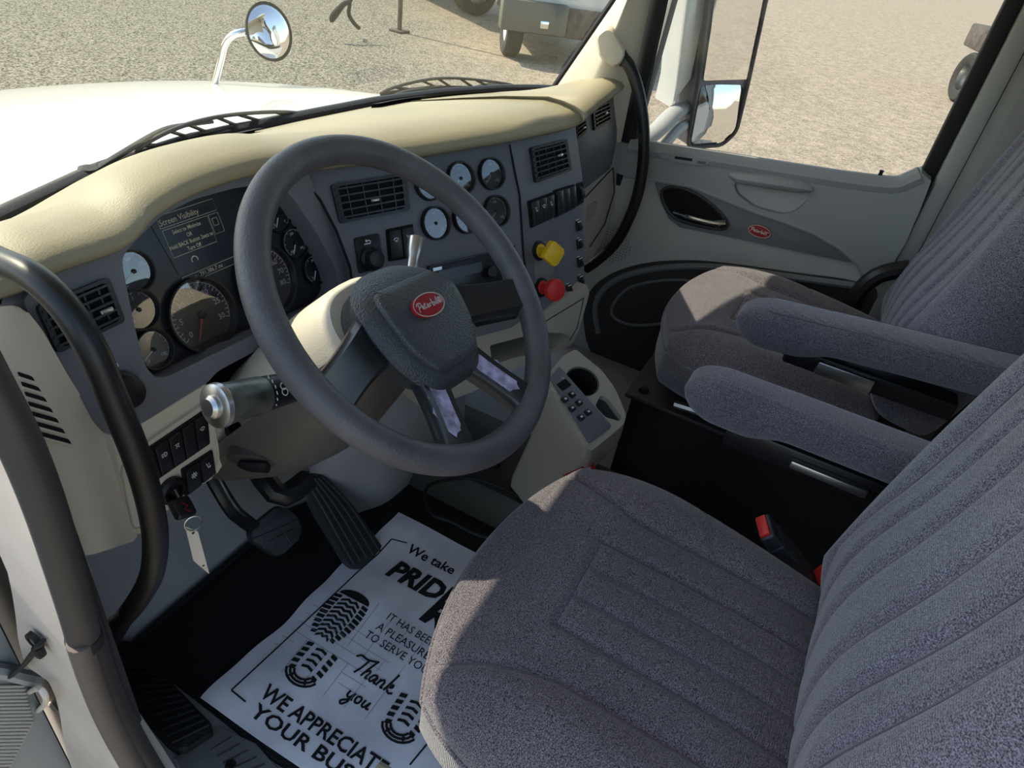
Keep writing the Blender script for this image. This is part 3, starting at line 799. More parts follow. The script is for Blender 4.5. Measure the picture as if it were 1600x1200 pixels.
# dash end panel with louvres
A_, B_, C_ = pxx(0, 650, -.372), DF.at(100, 585, .003), LB.at(214, 839, .002)
SP = F(A_, (B_-A_), (B_-C_))
if SP.n.dot(CAM-A_) < 0: SP = F(A_, (B_-A_), (C_-B_))
spx = [(30, 476), (62, 515), (100, 583), (150, 662), (180, 690), (200, 770), (214, 842), (140, 866), (70, 872), (40, 790), (0, 690), (-40, 600), (-30, 480)]
edp = MB().prism(SP, rpoly(on(SP, spx), .01), -.05, .004, .004).build('end_panel', K['cream'], dash)
for i in range(7):
    t = i/6
    L_ = V((26+t*33, 580+t*93)); R_ = V((50+t*57, 588+t*98))
    MB().prism(SP, rpoly(on(SP, [L_, R_, (R_.x+5, R_.y+9), (L_.x+4, L_.y+9)], .004), .003), .002, .0046).build('louvre_slot', K['void'], dash)
    MB().tube([SP.at(L_.x+4, L_.y+10.5, .005), SP.at(R_.x+5, R_.y+10.5, .005)], .0018, 6).build('louvre', K['cream'], dash)
# light knob under the vent
a, c = DF.px(188, 612); g = DF.off(a, c)
kn = MB().lathe(g, [(.026, 0), (.026, .004), (.020, .008), (.019, .022), (.016, .024), (0, .024)], 30).build('light_knob', K['black'], dash)
m = MB()
a, c = DF.px(179, 572)
for P1 in LAMP: m.stroke(DF, [(a+x*.0045, c+y*.0045) for x, y in P1], .0012, .0008)
m.build('lamp_icon', K['ivory'], dash, None)

# --- centre panel
cpo = on(CP, [(470, 262), (560, 250), (655, 236), (798, 212), (802, 260), (812, 310), (820, 400), (832, 490), (800, 512), (700, 540), (600, 560), (556, 560), (552, 450), (547, 418), (526, 362), (499, 312)])
MB().prism(CP, cpo, -.12, 0, .003).build('centre_panel', K['dash'], dash)
MB().tube([CP.at(x, y, .001) for x, y in ((478, 288), (500, 312), (526, 362), (547, 418), (552, 460))], .0022, 6).build('panel_gap', K['void'], dash)
MB().tube([CP.at(x, y, .002) for x, y in ((797, 226), (803, 262), (812, 305), (818, 400), (832, 488))], .0022, 6).build('panel_gap', K['void'], dash)
for x, y, nd in ((669, 287, 210), (718, 279, 215), (766, 272, 225), (679, 349, 200), (727, 340, 215), (774, 330, 220)):
    a, c = CP.px(x, y); gauge(CP, a, c, .0255, dash, ('0', '', '60', '', '120') if x < 700 else ('50', '', '150', '', '250'), nd=nd, hb=.010, wide=.16)
kp = MB().prism(CP, rpoly(on(CP, [(552, 372), (591, 364), (598, 417), (560, 428)]), .005), -.001, .004, .0015).build('menu_knob_plate', K['switch'], dash)
m = MB(); a, c = CP.px(572, 379)
for P1 in BACK: m.stroke(CP, [(a+x*.007, c+y*.007) for x, y in P1], .0018, .0046)
m.build('back_icon', K['ivory'], dash, None)
a, c = CP.px(578, 405); g = CP.off(a, c, .003)
MB().lathe(g, [(.020, 0), (.020, .006), (.0165, .010), (.0155, .020), (.013, .023), (.008, .022), (0, .022)], 30).build('menu_knob', K['switch'], dash)
switches(CP, [(604, 361), (643, 353), (648, 399), (608, 406)], 2, dash, [CAB, SEAT], h=.008)
rd = on(CP, [(666, 416), (768, 393), (782, 441), (674, 474)])
rad = MB().prism(CP, rpoly(rd, .003), -.001, .010, .002).build('radio', K['cluster'], dash)
R4 = CP.off(0, 0, .0105)
MB().prism(R4, on(R4, [(684, 424), (752, 409), (755, 424), (688, 440)]), 0, .0008).build('radio_display', K['screen'], rad)
MB().prism(R4, on(R4, [(676, 419), (690, 416), (690, 421), (677, 424)]), 0, .001).build('radio_button', K['satin'], rad)
a, c = R4.px(764, 425); MB().lathe(R4.off(a, c), [(.011, 0), (.011, .012), (.009, .014), (0, .014)], 24).build('volume_knob', K['black'], rad)
MB().prism(CP, on(CP, [(795, 386), (803, 384), (804, 394), (796, 396)]), 0, .003).build('accessory_port', K['void'], dash)

# --- right-hand facet
cso = on(CS, [(797, 214), (900, 190), (904, 235), (911, 276), (912, 380), (914, 440), (838, 492), (818, 470), (812, 310), (803, 262)])
MB().prism(CS, cso, -.16, 0, .004).build('valve_panel', K['dash'], dash)
switches(CS, [(825, 316), (861, 303), (862, 339), (829, 354)], 3, dash, [SEAT, CAB, SEAT], h=.010)
switches(CS, [(865, 299), (895, 290), (897, 323), (867, 338)], 3, dash, [], h=.010)
MB().prism(CS, rpoly(on(CS, [(900, 287), (909, 284), (910, 316), (900, 322)]), .002), -.001, .004).build('dimmer_plate', K['void'], dash)
a, c = CS.px(905, 303); MB().lathe(F(CS.p(a, c, -.004), CS.v, CS.n), [(.016, -.005), (.018, -.003), (.018, .003), (.016, .005)], 24, True, True).build('dimmer_wheel', K['switch'], dash)
m = MB()
for i, (x, y) in enumerate(((903, 353), (904, 381), (905, 410), (906, 438), (888, 452))):
    a, c = CS.px(x, y); g = CS.off(a, c)
    o = MB().box(g.mx(0, 0, .002), .017, .022, .006, .0015).build('toggle_plate', K['switch'], dash)
    MB().box(g.mx(0, -.003, .007), .007, .010, .008, .002).build('toggle', K['black'], o)
    MB().stroke(g, [(-.006, .009), (.006, .009)], .002, .0054).stroke(g, [(-.005, .013), (.005, .013)], .0016, .0004).build('toggle_print', K['ivory'], o, None)
rc = on(CS, [(834, 385), (856, 376), (864, 380), (866, 440), (840, 455), (835, 440)])
MB().prism(CS, rpoly(rc, .008), -.001, .0012).build('valve_plate', K['doormid'], dash)
# brake valve knobs
def valve(x, y, hx, hy, m_, sq):
    a, c = CS.px(x, y); base = CS.p(a, c, 0); hd = CS.at(hx, hy, .045)
    ax = (hd-base).normalized(); g = F(base, CS.u - ax*CS.u.dot(ax), CS.v - ax*CS.v.dot(ax))
    L_ = (hd-base).length
    kn = MB().lathe(g, [(.016, 0), (.014, .006), (.0095, .008), (.0095, .6*L_), (.013, L_*.8), (.013, L_)], 20).build('valve_stem', m_, dash)
    h_ = MB()
    if sq: h_.prism(g.off(0, 0, L_-.004, D2(45)), rpoly([(-.020, -.020), (.020, -.020), (.020, .020), (-.020, .020)], .007), 0, .012, .003)
    else: h_.prism(g.off(0, 0, L_-.004), rpoly([(.024*math.cos(k*PI/4+.39), .024*math.sin(k*PI/4+.39)) for k in range(8)], .006), 0, .012, .003)
    h_.build('valve_knob', m_, dash)
    MB().lathe(CS.off(a, c), [(.021, 0), (.020, .004), (.014, .005)], 24).build('valve_collar', K['black'], dash)
valve(842, 392, 863, 396, K['yellow'], True)
valve(845, 449, 866, 453, K['redk'], False)

# --- passenger face and glovebox
pdo = on(PD, [(880, 205), (966, 140), (973, 165), (975, 205), (972, 260), (962, 320), (942, 375), (922, 408), (905, 418), (890, 400), (880, 300)])
MB().prism(PD, rpoly(pdo, .02), -.25, 0, .008).build('glovebox_surround', K['doorlo'], dash)
pdk = on(PD, [(893, 196), (962, 147), (965, 180), (963, 225), (955, 262), (893, 312)], .006)
MB().prism(PD, rpoly(pdk, .01), -.001, .006, .003).build('passenger_panel', K['dash'], dash)
MB().prism(PD, rpoly(on(PD, [(918, 322), (934, 313), (930, 335), (917, 347)], .004), .004), -.001, .004, .001).build('glovebox_latch', K['taupe'], dash)
MB().tube([PD.at(x, y, .002) for x, y in ((915, 308), (958, 262), (960, 300), (945, 350), (922, 385))], .0022, 6).build('glovebox_seam', K['trim'], dash)

# --- grey trim and storage opening below the centre panel
CB = panel(CP.p(0, -.30, -.01), 20, 6)
low = on(CB, [(640, 590), (720, 530), (838, 494), (917, 444), (921, 458), (905, 515), (893, 540), (862, 552), (800, 578), (740, 612), (660, 640)])
hol = on(CB, [(765, 540), (840, 520), (880, 520), (893, 527), (868, 544), (800, 560), (770, 570)])
MB().plate(CB, rpoly(low, .008), [rpoly(hol, .006)], -.12, 0).build('lower_centre_trim', K['taupe'], dash)
MB().prism(CB, [(a*1.02, c*1.02) for a, c in hol], -.118, -.10).build('storage_bin', K['void'], dash)
MB().tube([CB.at(x, y, .001) for x, y in ((846, 506), (912, 466), (902, 512), (890, 532))], .0014, 5).build('trim_seam', K['trim'], dash)
kb = F((.1, .245, .50), (1, 0, 0), (0, .25, 1))
MB().prism(kb, rpoly([(.04, -.06), (.30, -.06), (.38, .0), (.34, .06), (.04, .06)], .02), -.08, 0, .01).build('knee_panel', K['cream'], dash)

# ================================================================== ignition key with tag
key = thing('ignition_key', 'black remote key in the ignition with a cream paper tag', 'key', ig.p(0, 0, .01))
kd = (LB2.at(296, 815, .045) - ig.p(0, 0, .006)); kf = F(ig.p(0, 0, .006)+kd*.55, kd, V((0, -1, .2)))
MB().box(F(ig.p(0, 0, .006)+kd*.18, kd, V((0, -1, .2))).mx(), kd.length*.4, .008, .003).build('key_blade', K['satin'], key)
kh = MB().box(kf.mx(), kd.length*.62, .013, .030, .005, 3).build('key_head', K['black'], key)
m = MB(); g = F(kf.p(.003, .0068, 0), kf.u, -kf.n)
m.stroke(g, [(-.008, -.003), (-.002, .003), (.003, -.003), (.008, .003)], .0022, .0004); m.build('key_logo', K['red'], kh, None)
rc_ = LB2.at(302, 818, .045)
rg = F(rc_, V((.6, -.2, .4)), V((-.2, .3, .9)))
MB().tube([rg.p(.011*math.cos(q*PI/12), .011*math.sin(q*PI/12)) for q in range(25)], .0011, 6, False).build('key_ring', K['satin'], key)
TG = F(LB2.at(300, 830, .042), V((1, -.25, 0)), V((0, .05, 1)))
tgp = on(TG, [(289, 822), (309, 830), (327, 897), (302, 876)])
tgo = MB().prism(TG, rpoly(tgp, .003), -.0006, .0006).build('paper_tag', K['card'], key)
a, c = TG.px(302, 833, .001); m = MB().lathe(TG.off(a, c, .0008), [(.0022, 0), (0, .0002)], 10)
a, c = TG.px(318, 884, .001); m.lathe(TG.off(a, c, .0008), [(.0018, 0), (0, .0002)], 10); m.build('tag_eyelet', K['trim'], tgo)

# ================================================================== steering wheel and column
WF = F((0, 0, .80), (1, 0, 0), (0, .7568, .6536))
WR = WF.off(0, 0, 0, D2(-5.5))
sw = thing('steering_wheel', 'dark grey four spoke steering wheel with a red oval badge', 'steering wheel', (0, 0, .80))
MB().tube([WR.p(.2115*math.cos(2*PI*k/96), .2115*math.sin(2*PI*k/96)) for k in range(97)], .0185, 18, False).build('rim', K['rim'], sw, 60)
def spoke(ang, r0, r1, w0, w1, h0, h1, th, mt, name='spoke', curve=0):
    g = WR.off(0, 0, 0, D2(ang)); rows = []
    for k in range(13):
        t = k/12; r = r0+(r1-r0)*t; w_ = w0+(w1-w0)*t - .010*math.sin(PI*t); h = h0+(h1-h0)*t - curve*math.sin(PI*t)
        if k == 12: w_ *= 1.25
        rows.append([g.p(r, w_/2*sx_, h+th/2*sy_) for sx_, sy_ in ((-1, -.6), (-1, .4), (-.82, 1), (-.3, .85), (.3, .85), (.82, 1), (1, .4), (1, -.6), (.7, -1), (-.7, -1))])
    return MB().loft(rows, closed=True, cap=True).build(name, mt, sw)
spoke(-90-73.5, .05, .205, .075, .052, -.035, -.004, .026, K['spoke'], curve=.006)
spoke(-90+73.5, .05, .205, .075, .052, -.035, -.004, .026, K['spoke'], curve=.006)
for s in (-1, 1):
    so_ = spoke(-90+s*22.5, .06, .205, .064, .050, -.030, -.004, .022, K['spoke'])
    g = WR.off(0, 0, 0, D2(-90+s*22.5)); m = MB()
    P = [(.145+.040*math.cos(q*2*PI/22)*(1+.12*math.sin(5*q)), .003*s+.018*math.sin(q*2*PI/22)*(1+.2*math.cos(3*q))) for q in range(22)]
    hh = lambda r: -.030+.026*(r-.06)/.145 + .0100
    P = [V(p) for p in P]; pc_ = sum(P, V((0, 0)))/len(P); k = len(P)
    m.v = [g.p(p.x, p.y, hh(p.x)) for p in P] + [g.p(*(pc_+(p-pc_)*.5), hh(pc_.x+(p.x-pc_.x)*.5)) for p in P] + [g.p(pc_.x, pc_.y, hh(pc_.x))]
    for j in range(k): m.f += [[j, (j+1) % k, k+(j+1) % k, k+j], [k+j, k+(j+1) % k, 2*k]]
    m.build('worn_patch', K['worn'], so_)
pout = [(-.050, -.119), (.045, -.119), (.078, -.067), (.092, -.008), (.078, .035), (.035, .060), (-.035, .060), (-.078, .035), (-.092, -.008), (-.082, -.067)]
bs = MB()
lay = ((.62, -.085), (.84, -.045), (1.0, -.014), (.95, -.008), (.86, -.001), (.70, .003), (.45, .006), (.2, .007))
po = cr(rpoly(pout, .02, 3), 2, True); cen = V((0, -.028))
rows = [[WR.p(*(cen+(p-cen)*s_), h - .35*max(0, (cen+(p-cen)*s_).y-.0)*1.1) for p in po] for s_, h in lay]
bs.loft(rows, closed=True, cap=True)
hubo = bs.build('airbag_cover', K['hub'], sw, 50)
ins_ = [(-.040, -.098), (.036, -.098), (.062, -.055), (.070, -.005), (.058, .028), (-.058, .028), (-.070, -.005), (-.064, -.055)]
ip = cr(rpoly(ins_, .016, 3), 2, True)
rows = [[WR.p(*(cen+(p-cen)*s_), h - .35*max(0, (cen+(p-cen)*s_).y)*1.1) for p in ip] for s_, h in ((1.0, -.004), (1.0, .006), (.97, .0085), (.8, .0100), (.4, .0115), (.05, .012))]
MB().loft(rows, closed=True, cap=True).build('cover_insert', K['hub'], hubo, 50)
MB().lathe(WR, [(.058, -.04), (.062, -.075), (.06, -.11)], 40, sy=.9).build('hub_shell', K['hub'], sw)
a, c = WF.px(667, 478, .011); q_ = WR.px(667, 478, .011)
badge(WR, q_[0], q_[1], .029, .0155, sw, .0105, D2(-2))

colm = thing('steering_column', 'beige steering column shroud with control stalks behind the wheel', 'steering column', (0, .2, .45))
def half(sgn, secs, mt, name):
    rows = []
    for L_, rx, ry in secs:
        rows.append([WF.p(rx*math.copysign(abs(math.cos(q))**.7, math.cos(q)), sgn*ry*abs(math.sin(q))**.8, -L_) for q in [PI*k/20 for k in range(21)]])
    m = MB().loft(rows)
    m.f.append([i for i in range(21)]); m.f.append([(len(secs)-1)*21+i for i in range(21)][::-1])
    return m.build(name, mt, colm, 50)
half(1, [(.085, .070, .066), (.10, .080, .076), (.18, .092, .082), (.26, .098, .082), (.34, .10, .08)], K['cream'], 'upper_shroud')
half(-1, [(.085, .066, .056), (.11, .088, .072), (.18, .118, .098), (.26, .135, .115), (.34, .142, .110), (.44, .142, .075)], K['shroud'], 'lower_shroud')
# tilt lever recess and lever under the shroud
tc_ = WF.p(-.06, -.118, -.28)
nq = V((-.85, -.42, -.32)).normalized(); uq = V((0, 0, 1)).cross(nq); g = F((-.134, .172, .530), uq, nq.cross(uq))
MB().lathe(g, [(.036, -.012), (.034, .003), (.030, .004), (0, .002)], 30, sx=1.0, sy=.55).build('tilt_recess', K['trim'], colm)
MB().tube([g.p(-.015, -.004, .006), g.p(.0, .0, .010), g.p(.026, .004, .010)], [.006, .008, .009], 10).build('tilt_lever', K['black'], colm)
# turn stalk
s0, s1 = WF.at(462, 603, -.075), WF.at(331, 636, -.060)
dr = s1-s0
MB().tube([s0+dr*t for t in (-.15, 0, .25, .43)], [.015, .017, .0185, .0195], 20).build('stalk', K['black'], colm)
MB().tube([s0+dr*t for t in (.43, .45, .80, .90, .93)], [.0195, .0205, .0215, .0225, .0195], 20).build('stalk_sleeve', K['sleeve'], colm)
MB().tube([s0+dr*t for t in (.90, .92, .97, .985)], [.0225, .0238, .0230, .0200], 24).build('stalk_collar', K['satin'], colm)
MB().tube([s0+dr*t for t in (.97, 1.02, 1.05)], [.0125, .0125, .0090], 20).build('stalk_button', K['satin'], colm)
m = MB(); sd = dr.normalized(); to = (CAM-s0).normalized(); upv = sd.cross(to).normalized(); nn = upv.cross(sd)
if nn.dot(to) < 0: nn = -nn
for k, t in enumerate((.18, .30, .36, .40)):
    pc = s0+dr*t
    for j in range(6):
        q = D2(-50+20*j); w_ = .0188
        if k == 0 and j in (2, 3):
            g = F(pc + (nn*math.cos(q)+upv*math.sin(q))*w_, -sd, upv); m.stroke(g, arcp(.005, 0, 360), .0014, .0008)
        elif k == 1 and j in (2, 3):
            g = F(pc + (nn*math.cos(q)+upv*math.sin(q))*w_, -sd, upv); m.stroke(g, arcp(.004, 0, 360), .0012, .0008)
        elif k == 3:
            g = F(pc + (nn*math.cos(q)+upv*math.sin(q))*.0196, -sd, upv); m.stroke(g, [(0, -.0008), (0, .003)], .0014, .0006)
m.build('stalk_print', K['ivory'], colm, None)
l0, l1 = WF.at(642, 432, -.07), WF.at(650, 376, -.055)
MB().tube(cr([l0+(l0-l1)*.4, l0, l0.lerp(l1, .5), l1, l1+(l1-l0)*.08], 3), [.008]*4+[.009]*3+[.0115]*3+[.0115, .0105, .004], 14).build('hand_brake_lever', K['satin'], colm)
l0, l1 = WF.at(745, 505, -.07), WF.at(805, 492, -.06)
MB().tube([l0, l1], .006, 10).build('cruise_lever', K['black'], colm)

# ================================================================== console
CO = F((.50, -.10, .42), (.966, -.259, 0), (.242, .901, .36))
con = thing('centre_console', 'light grey console with a button pad and cup holder', 'console', (.45, -.05, 0))
def oc(l, h=0): return [CO.px(x, y, h) for x, y in l]
cob = [(852, 592), (866, 572), (880, 556), (900, 545), (912, 556), (940, 578), (962, 608), (979, 650), (974, 664), (950, 684), (925, 704), (914, 700)]
cho = [(d[0], d[1]) for d in [(CO.px(910, 596)[0]+.040*math.cos(q*PI/14), CO.px(910, 596)[1]+.034*math.sin(q*PI/14)) for q in range(28)]]
chp = rpoly(oc([(938, 618), (950, 622), (972, 652), (968, 658), (946, 652), (930, 634)]), .006)
MB().plate(CO, rpoly(oc(cob), .012), [cho, chp], -.012, 0).build('console_top', K['taupe'], con)
base = rpoly(oc(cob), .012); cb_ = sum(base, V((0, 0)))/len(base)
rows = []
for s_, dz, dy in ((1.0, -.002, 0), (1.01, -.04, 0), (.93, -.10, .01), (.80, -.17, .03), (.74, -.30, .06), (.74, -.50, .06)):
    rw_ = [CO.p(*(cb_+(p-cb_)*s_), 0) + V((0, dy, dz)) for p in base]
    rows.append([V((p.x, p.y, max(p.z, .104))) for p in rw_])
MB().loft(rows, closed=True).build('console_body', K['taupe'], con, 50)
cup = F(CO.p(*CO.px(910, 596)), CO.u, CO.v)
MB().lathe(cup, [(.040, .002), (.042, .001), (.038, -.002), (.036, -.05), (0, -.052)], 32, sy=.86).build('cup_holder', K['void'], con)
MB().prism(CO, [cb_*0+V(p) for p in chp], -.05, -.040).build('coin_tray', K['void'], con)
bq = [(859, 590), (874, 573), (956, 666), (921, 692)]
bp_ = MB().prism(CO, rpoly(oc(bq, .003), .004), -.001, .004, .0015).build('button_pad', K['dash'], con)
C5 = CO.off(0, 0, .004)
MB().prism(C5, rpoly(on(C5, [(869, 601), (883, 592), (893, 602), (879, 611)]), .002), 0, .0015).build('pad_display', K['void'], bp_)
for i, (x, y) in enumerate(((893, 617), (882, 625), (904, 630), (893, 639), (918, 645), (907, 653))):
    a, c = C5.px(x, y)
    MB().box(C5.mx(a, c, .002), .015, .013, .006, .002).build('pad_button', K['switch'], bp_)
    MB().prism(C5.off(a, c, .0052), rpoly([(-.003, -.002), (.003, -.002), (.003, .002), (-.003, .002)], .001), 0, .0004).build('button_mark', K['ivory'], bp_)
MB().stroke(C5, on(C5, [(878, 590), (888, 597)]), .0016, .0006).stroke(C5, on(C5, [(861, 606), (868, 613)]), .0016, .0006).build('pad_print', K['ivory'], bp_, None)
stg = F(CO.at(905, 738, -.05), (1, -.3, 0), (0, .3, 1))
MB().prism(stg, on(stg, [(880, 742), (926, 722), (930, 732), (884, 752)]), 0, .001).build('warning_sticker', K['redk'], con)
m = MB(); m.stroke(stg, on(stg, [(888, 743), (898, 738), (902, 743), (912, 733), (922, 731)]), .006, .0016); m.build('sticker_print', K['ivory'], con, None)

# ================================================================== pedals, mats, floor covers
bk_ = thing('brake_pedal', 'black rubber brake pedal with a grid tread on its arm', 'pedal', (.03, .34, .08))
pc = pz(432, 830, .14)
PB = F(pc, (1, -.15, 0), (.05, .62, .78))
pp = on(PB, [(388, 826), (436, 788), (464, 808), (472, 836), (434, 872), (392, 846)])
MB().prism(PB, rpoly(pp, .012), -.014, .006, .006).build('pedal_pad', K['pedal'], bk_)
m = MB()
for q0, q1 in (((396, 842), (466, 812)), ((414, 858), (407, 838)), ((430, 850), (438, 866)), ((444, 832), (456, 850)), ((420, 846), (462, 826))):
    m.tube([PB.at(*q0, .0065), PB.at(*q1, .0065)], .0013, 5)
m.build('tread_ribs', K['trim'], bk_)
MB().tube(cr([V((-.04, .45, .42)), pz(352, 780, .30), pz(380, 812, .20), pz(405, 828, .15)], 5), .014, 10, flat=.6).build('pedal_arm', K['black'], bk_)
MB().tube(cr([V((-.032, .44, .42)), pz(358, 778, .305), pz(386, 808, .205)], 5), .003, 6).build('arm_edge', K['satin'], bk_)
ac = thing('accelerator_pedal', 'long black ribbed accelerator pedal standing on the floor mat', 'pedal', (.16, .18, 0))
q0, q1 = pz(575, 876, .022), pz(492, 746, .24)
PA = F(q0, V((1, .12, 0)), q1-q0)
pa = on(PA, [(469, 745), (484, 734), (508, 744), (552, 790), (600, 858), (560, 892), (546, 882), (500, 806)])
pap = MB().prism(PA, rpoly(pa, .012), -.018, 0, .004).build('pedal_plate', K['pedal'], ac)
for t in (.1, .3, .5, .7, .9):
    lo = V((548, 884)).lerp(V((598, 858)), t); hi = V((474, 748)).lerp(V((506, 744)), t); md = V((503, 802)).lerp(V((553, 790)), t)
    MB().tube(cr([PA.at(*lo, .001), PA.at(*md, .001), PA.at(*hi, .001)], 5), .0030, 6).build('tread_rib', K['pedal'], ac)
MB().tube([V((.02, .46, .30)), pz(455, 785, .22), PA.at(500, 768, -.02)], .012, 10).build('linkage_rod', K['satin'], ac)
MB().tube(cr([V((.05, .42, .35)), pz(430, 770, .28), pz(480, 750, .27)], 4), .022, 10).build('pedal_bracket', K['black'], ac)

mt = thing('floor_mat', 'black rubber floor mat under the pedals', 'mat', (.05, .1, .002))
MB().prism(F((0, 0, .001), (1, 0, 0), (0, 1, 0)), rpoly([(-.245, .425), (.36, .425), (.40, .33), (.40, -.5), (-.22, -.5), (-.26, .05)], .02), 0, .008, .003).build('mat_sheet', K['mat'], mt)
MB().tube([(-.24, .418, .010), (.36, .418, .010)], .006, 8).build('mat_lip', K['mat'], mt)
ft = thing('foot_rest', 'black ribbed rubber foot rest beside the door sill', 'foot rest', (-.3, .2, .002))
FR = F((0, 0, .03), (1, 0, 0), (0, 1, .0))
fp = [pz(x, y, .03) for x, y in ((178, 1000), (205, 1002), (262, 1060), (330, 1130), (332, 1142), (285, 1172), (262, 1160), (215, 1110), (190, 1050))]
MB().prism(FR, rpoly([(p.x, p.y) for p in fp], .008), -.028, 0, .004).build('rest_block', K['mat'], ft)
for i in range(12):
    t = i/11
    A1 = V((196, 1040)).lerp(V((268, 1160)), t); B1 = V((246, 1046)).lerp(V((326, 1132)), t)
    MB().tube([pz(A1.x, A1.y, .031), pz(B1.x, B1.y, .031)], .0028, 6).build('rest_rib', K['mat'], ft)
sill = MB().prism(F((0, 0, .012), (1, 0, 0), (0, 1, 0)), [tuple(pz(x, y, .012)[:2]) for x, y in ((270, 1185), (345, 1135), (400, 1160), (470, 1240), (380, 1330), (300, 1240))], -.011, 0, .004)
slo = sill.build('door_sill_plate', K['doormid'])
tag(slo, 'dark grey ribbed sill plate in the driver doorway', 'sill plate')
for i in range(7):
    t = i/6
    A1 = V((330, 1172)).lerp(V((385, 1235)), t); B1 = V((362, 1152)).lerp(V((440, 1215)), t)
    MB().tube([pz(A1.x, A1.y, .0125), pz(B1.x, B1.y, .0125)], .0022, 6).build('sill_rib', K['trim'], slo)
MB().lathe(F(pz(360, 1196, .0125), (1, 0, 0), (0, 1, 0)), [(.009, 0), (.008, .003), (.004, .003), (.004, .001), (0, .001)], 16).build('sill_screw', K['black'], slo)

# engine cover on the tunnel side of the driver's footwell
ec = thing('engine_cover', 'black moulded engine cover with turn knobs beside the accelerator', 'cover', (.5, .2, 0))
EC = MB().loft([[(.40, .30, .009), (.40, -.2, .009)], [(.41, .31, .05), (.41, -.2, .05)], [(.43, .32, .09), (.43, -.2, .09)], [(.46, .32, .10), (.46, -.2, .10)], [(.66, .32, .10), (.66, -.2, .10)], [(.68, .30, 0), (.68, -.2, 0)]])
k0 = len(EC.v)
EC.f.append([1, 3, 5, 7, 9, 11]); EC.f.append([0, 2, 4, 6, 8, 10]); EC.build('cover_shell', K['cover'], ec)
for x, y in ((672, 762), (697, 812), (822, 752), (752, 842)):
    p = pz(x, y, .10); g = F((max(p.x, .50), p.y, .10), (0, -1, 0), (1, 0, 0))
    MB().lathe(g, [(.016, -.004), (.015, .006), (.010, .010), (0, .010)], 18).build('turn_knob', K['rubber'], ec)
EP = F(pz(740, 800, .102), (0, -1, 0), (1, 0, 0))
ring = cr(on(EP, [(665, 765), (690, 752), (740, 748), (800, 770), (830, 800), (770, 840), (705, 815), (672, 800)]), 4, True)
MB().tube([EP.p(*p) for p in ring]+[EP.p(*ring[0])], .004, 6).build('cover_rib', K['rubber'], ec)

# ------------------------------------------------------------------ printed paper mat
PF = F((0, 0, .0165), (0, -1, 0), (1, 0, 0))
def pzf(p):
    x, y = p.x, p.y
    return V((x, y, p.z + .003*math.sin(x*17+y*9)*math.sin(y*13-x*5+1) + .002*math.sin(x*31+2)*math.cos(y*27)))
ppr = thing('paper_floor_mat', 'white printed paper floor mat with shoe prints and bold lettering', 'paper mat', (0, 0, .0165))
x0, x1 = -.25, .305
def edge(s): return .003*math.sin(s*13)+.002*math.sin(s*29+1)
sh = MB().grid(lambda s, t: pzf(V((x0+(x1-x0)*s, (.232-.022*s+edge(s))*(1-t)+(-.48)*t, .0165))), 60, 70, flip=True)
sh.build('paper_sheet', K['paper'], ppr, 60)
# turned-up fold by the accelerator
ink = MB(); grey = MB()
HI = .0016
def fp_(x, y): return PF.px(x, y)
def fit(txt, base, top, end, bold=0, shear=0, rate=None):
    a, c = fp_(*base); cap = fp_(*top)[1]-c; wd = fp_(*end)[0]-a
    t = MB(); t.text(F((0, 0, 0), (1, 0, 0), (0, 1, 0)), txt, 1, 0, 0, 0, 'LEFT', bold, shear)
    xs = [v.x for v in t.v]; hs = [v.y for v in t.v]
    s1 = wd/(max(xs)-min(xs)); s2 = cap/(max(hs) if rate is None else rate)
    ink = MB(); k = 0
    ink.v += [pzf(PF.p(a+(v.x-min(xs))*s1, c+v.y*s2, HI)) for v in t.v]; ink.f += [[i+k for i in f] for f in t.f]
    ink.build('printed_line', K['ink'], ppr, None)
fit('We take', (634, 860), (638, 846), (708, 896), .02)
fit('PRIDE', (602, 896), (617, 869), (712, 946), .045, .15)
fit('R', (655, 966), (681, 938), (690, 992), .045, .15)
fit('IT HAS BEEN', (603, 969), (607, 957), (676, 1016))
fit('A PLEASURE', (586, 984), (591, 972), (668, 1030))
fit('TO SERVE YOU', (568, 996), (573, 984), (668, 1050))
fit('WE APPRECIATE', (404, 1088), (418, 1066), (606, 1200), .022)
fit('YOUR BUSINESS', (388, 1116), (402, 1096), (640, 1262), .022)
def script(letters, base, unit, vy):
    a, c = fp_(*base); ink = MB()
    for P1 in letters:
        Q = [(a+x*unit, c+y*unit*vy) for x, y in [((p.x), p.y) for p in cr([V(p) for p in P1], 4)]]
        k = len(ink.v); t = MB(); t.stroke(PF, Q, unit*.16, HI); ink.v += [pzf(v) for v in t.v]; ink.f += [[i+k for i in f] for f in t.f]
    ink.build('printed_script', K['ink'], ppr, None)
TH = [[(-.3, .95), (0, 1.2), (.6, 1.15), (1.4, 1.4)], [(.75, 1.25), (.55, .5), (.3, -.05)],
      [(1.3, 1.35), (1.0, .5), (.85, 0)], [(.9, .3), (1.2, .6), (1.3, .45), (1.2, .05), (1.4, .08)],
      [(1.95, .55), (1.65, .5), (1.5, .15), (1.7, .05), (1.98, .5), (1.92, .08), (2.1, .1)],
      [(2.25, .55), (2.15, 0)], [(2.2, .3), (2.45, .58), (2.58, .4), (2.5, .05), (2.7, .1)],
      [(3.15, 1.4), (2.95, .5), (2.82, 0)], [(2.9, .3), (3.2, .6), (3.25, .42), (2.95, .3), (3.2, 0), (3.5, .12)]]
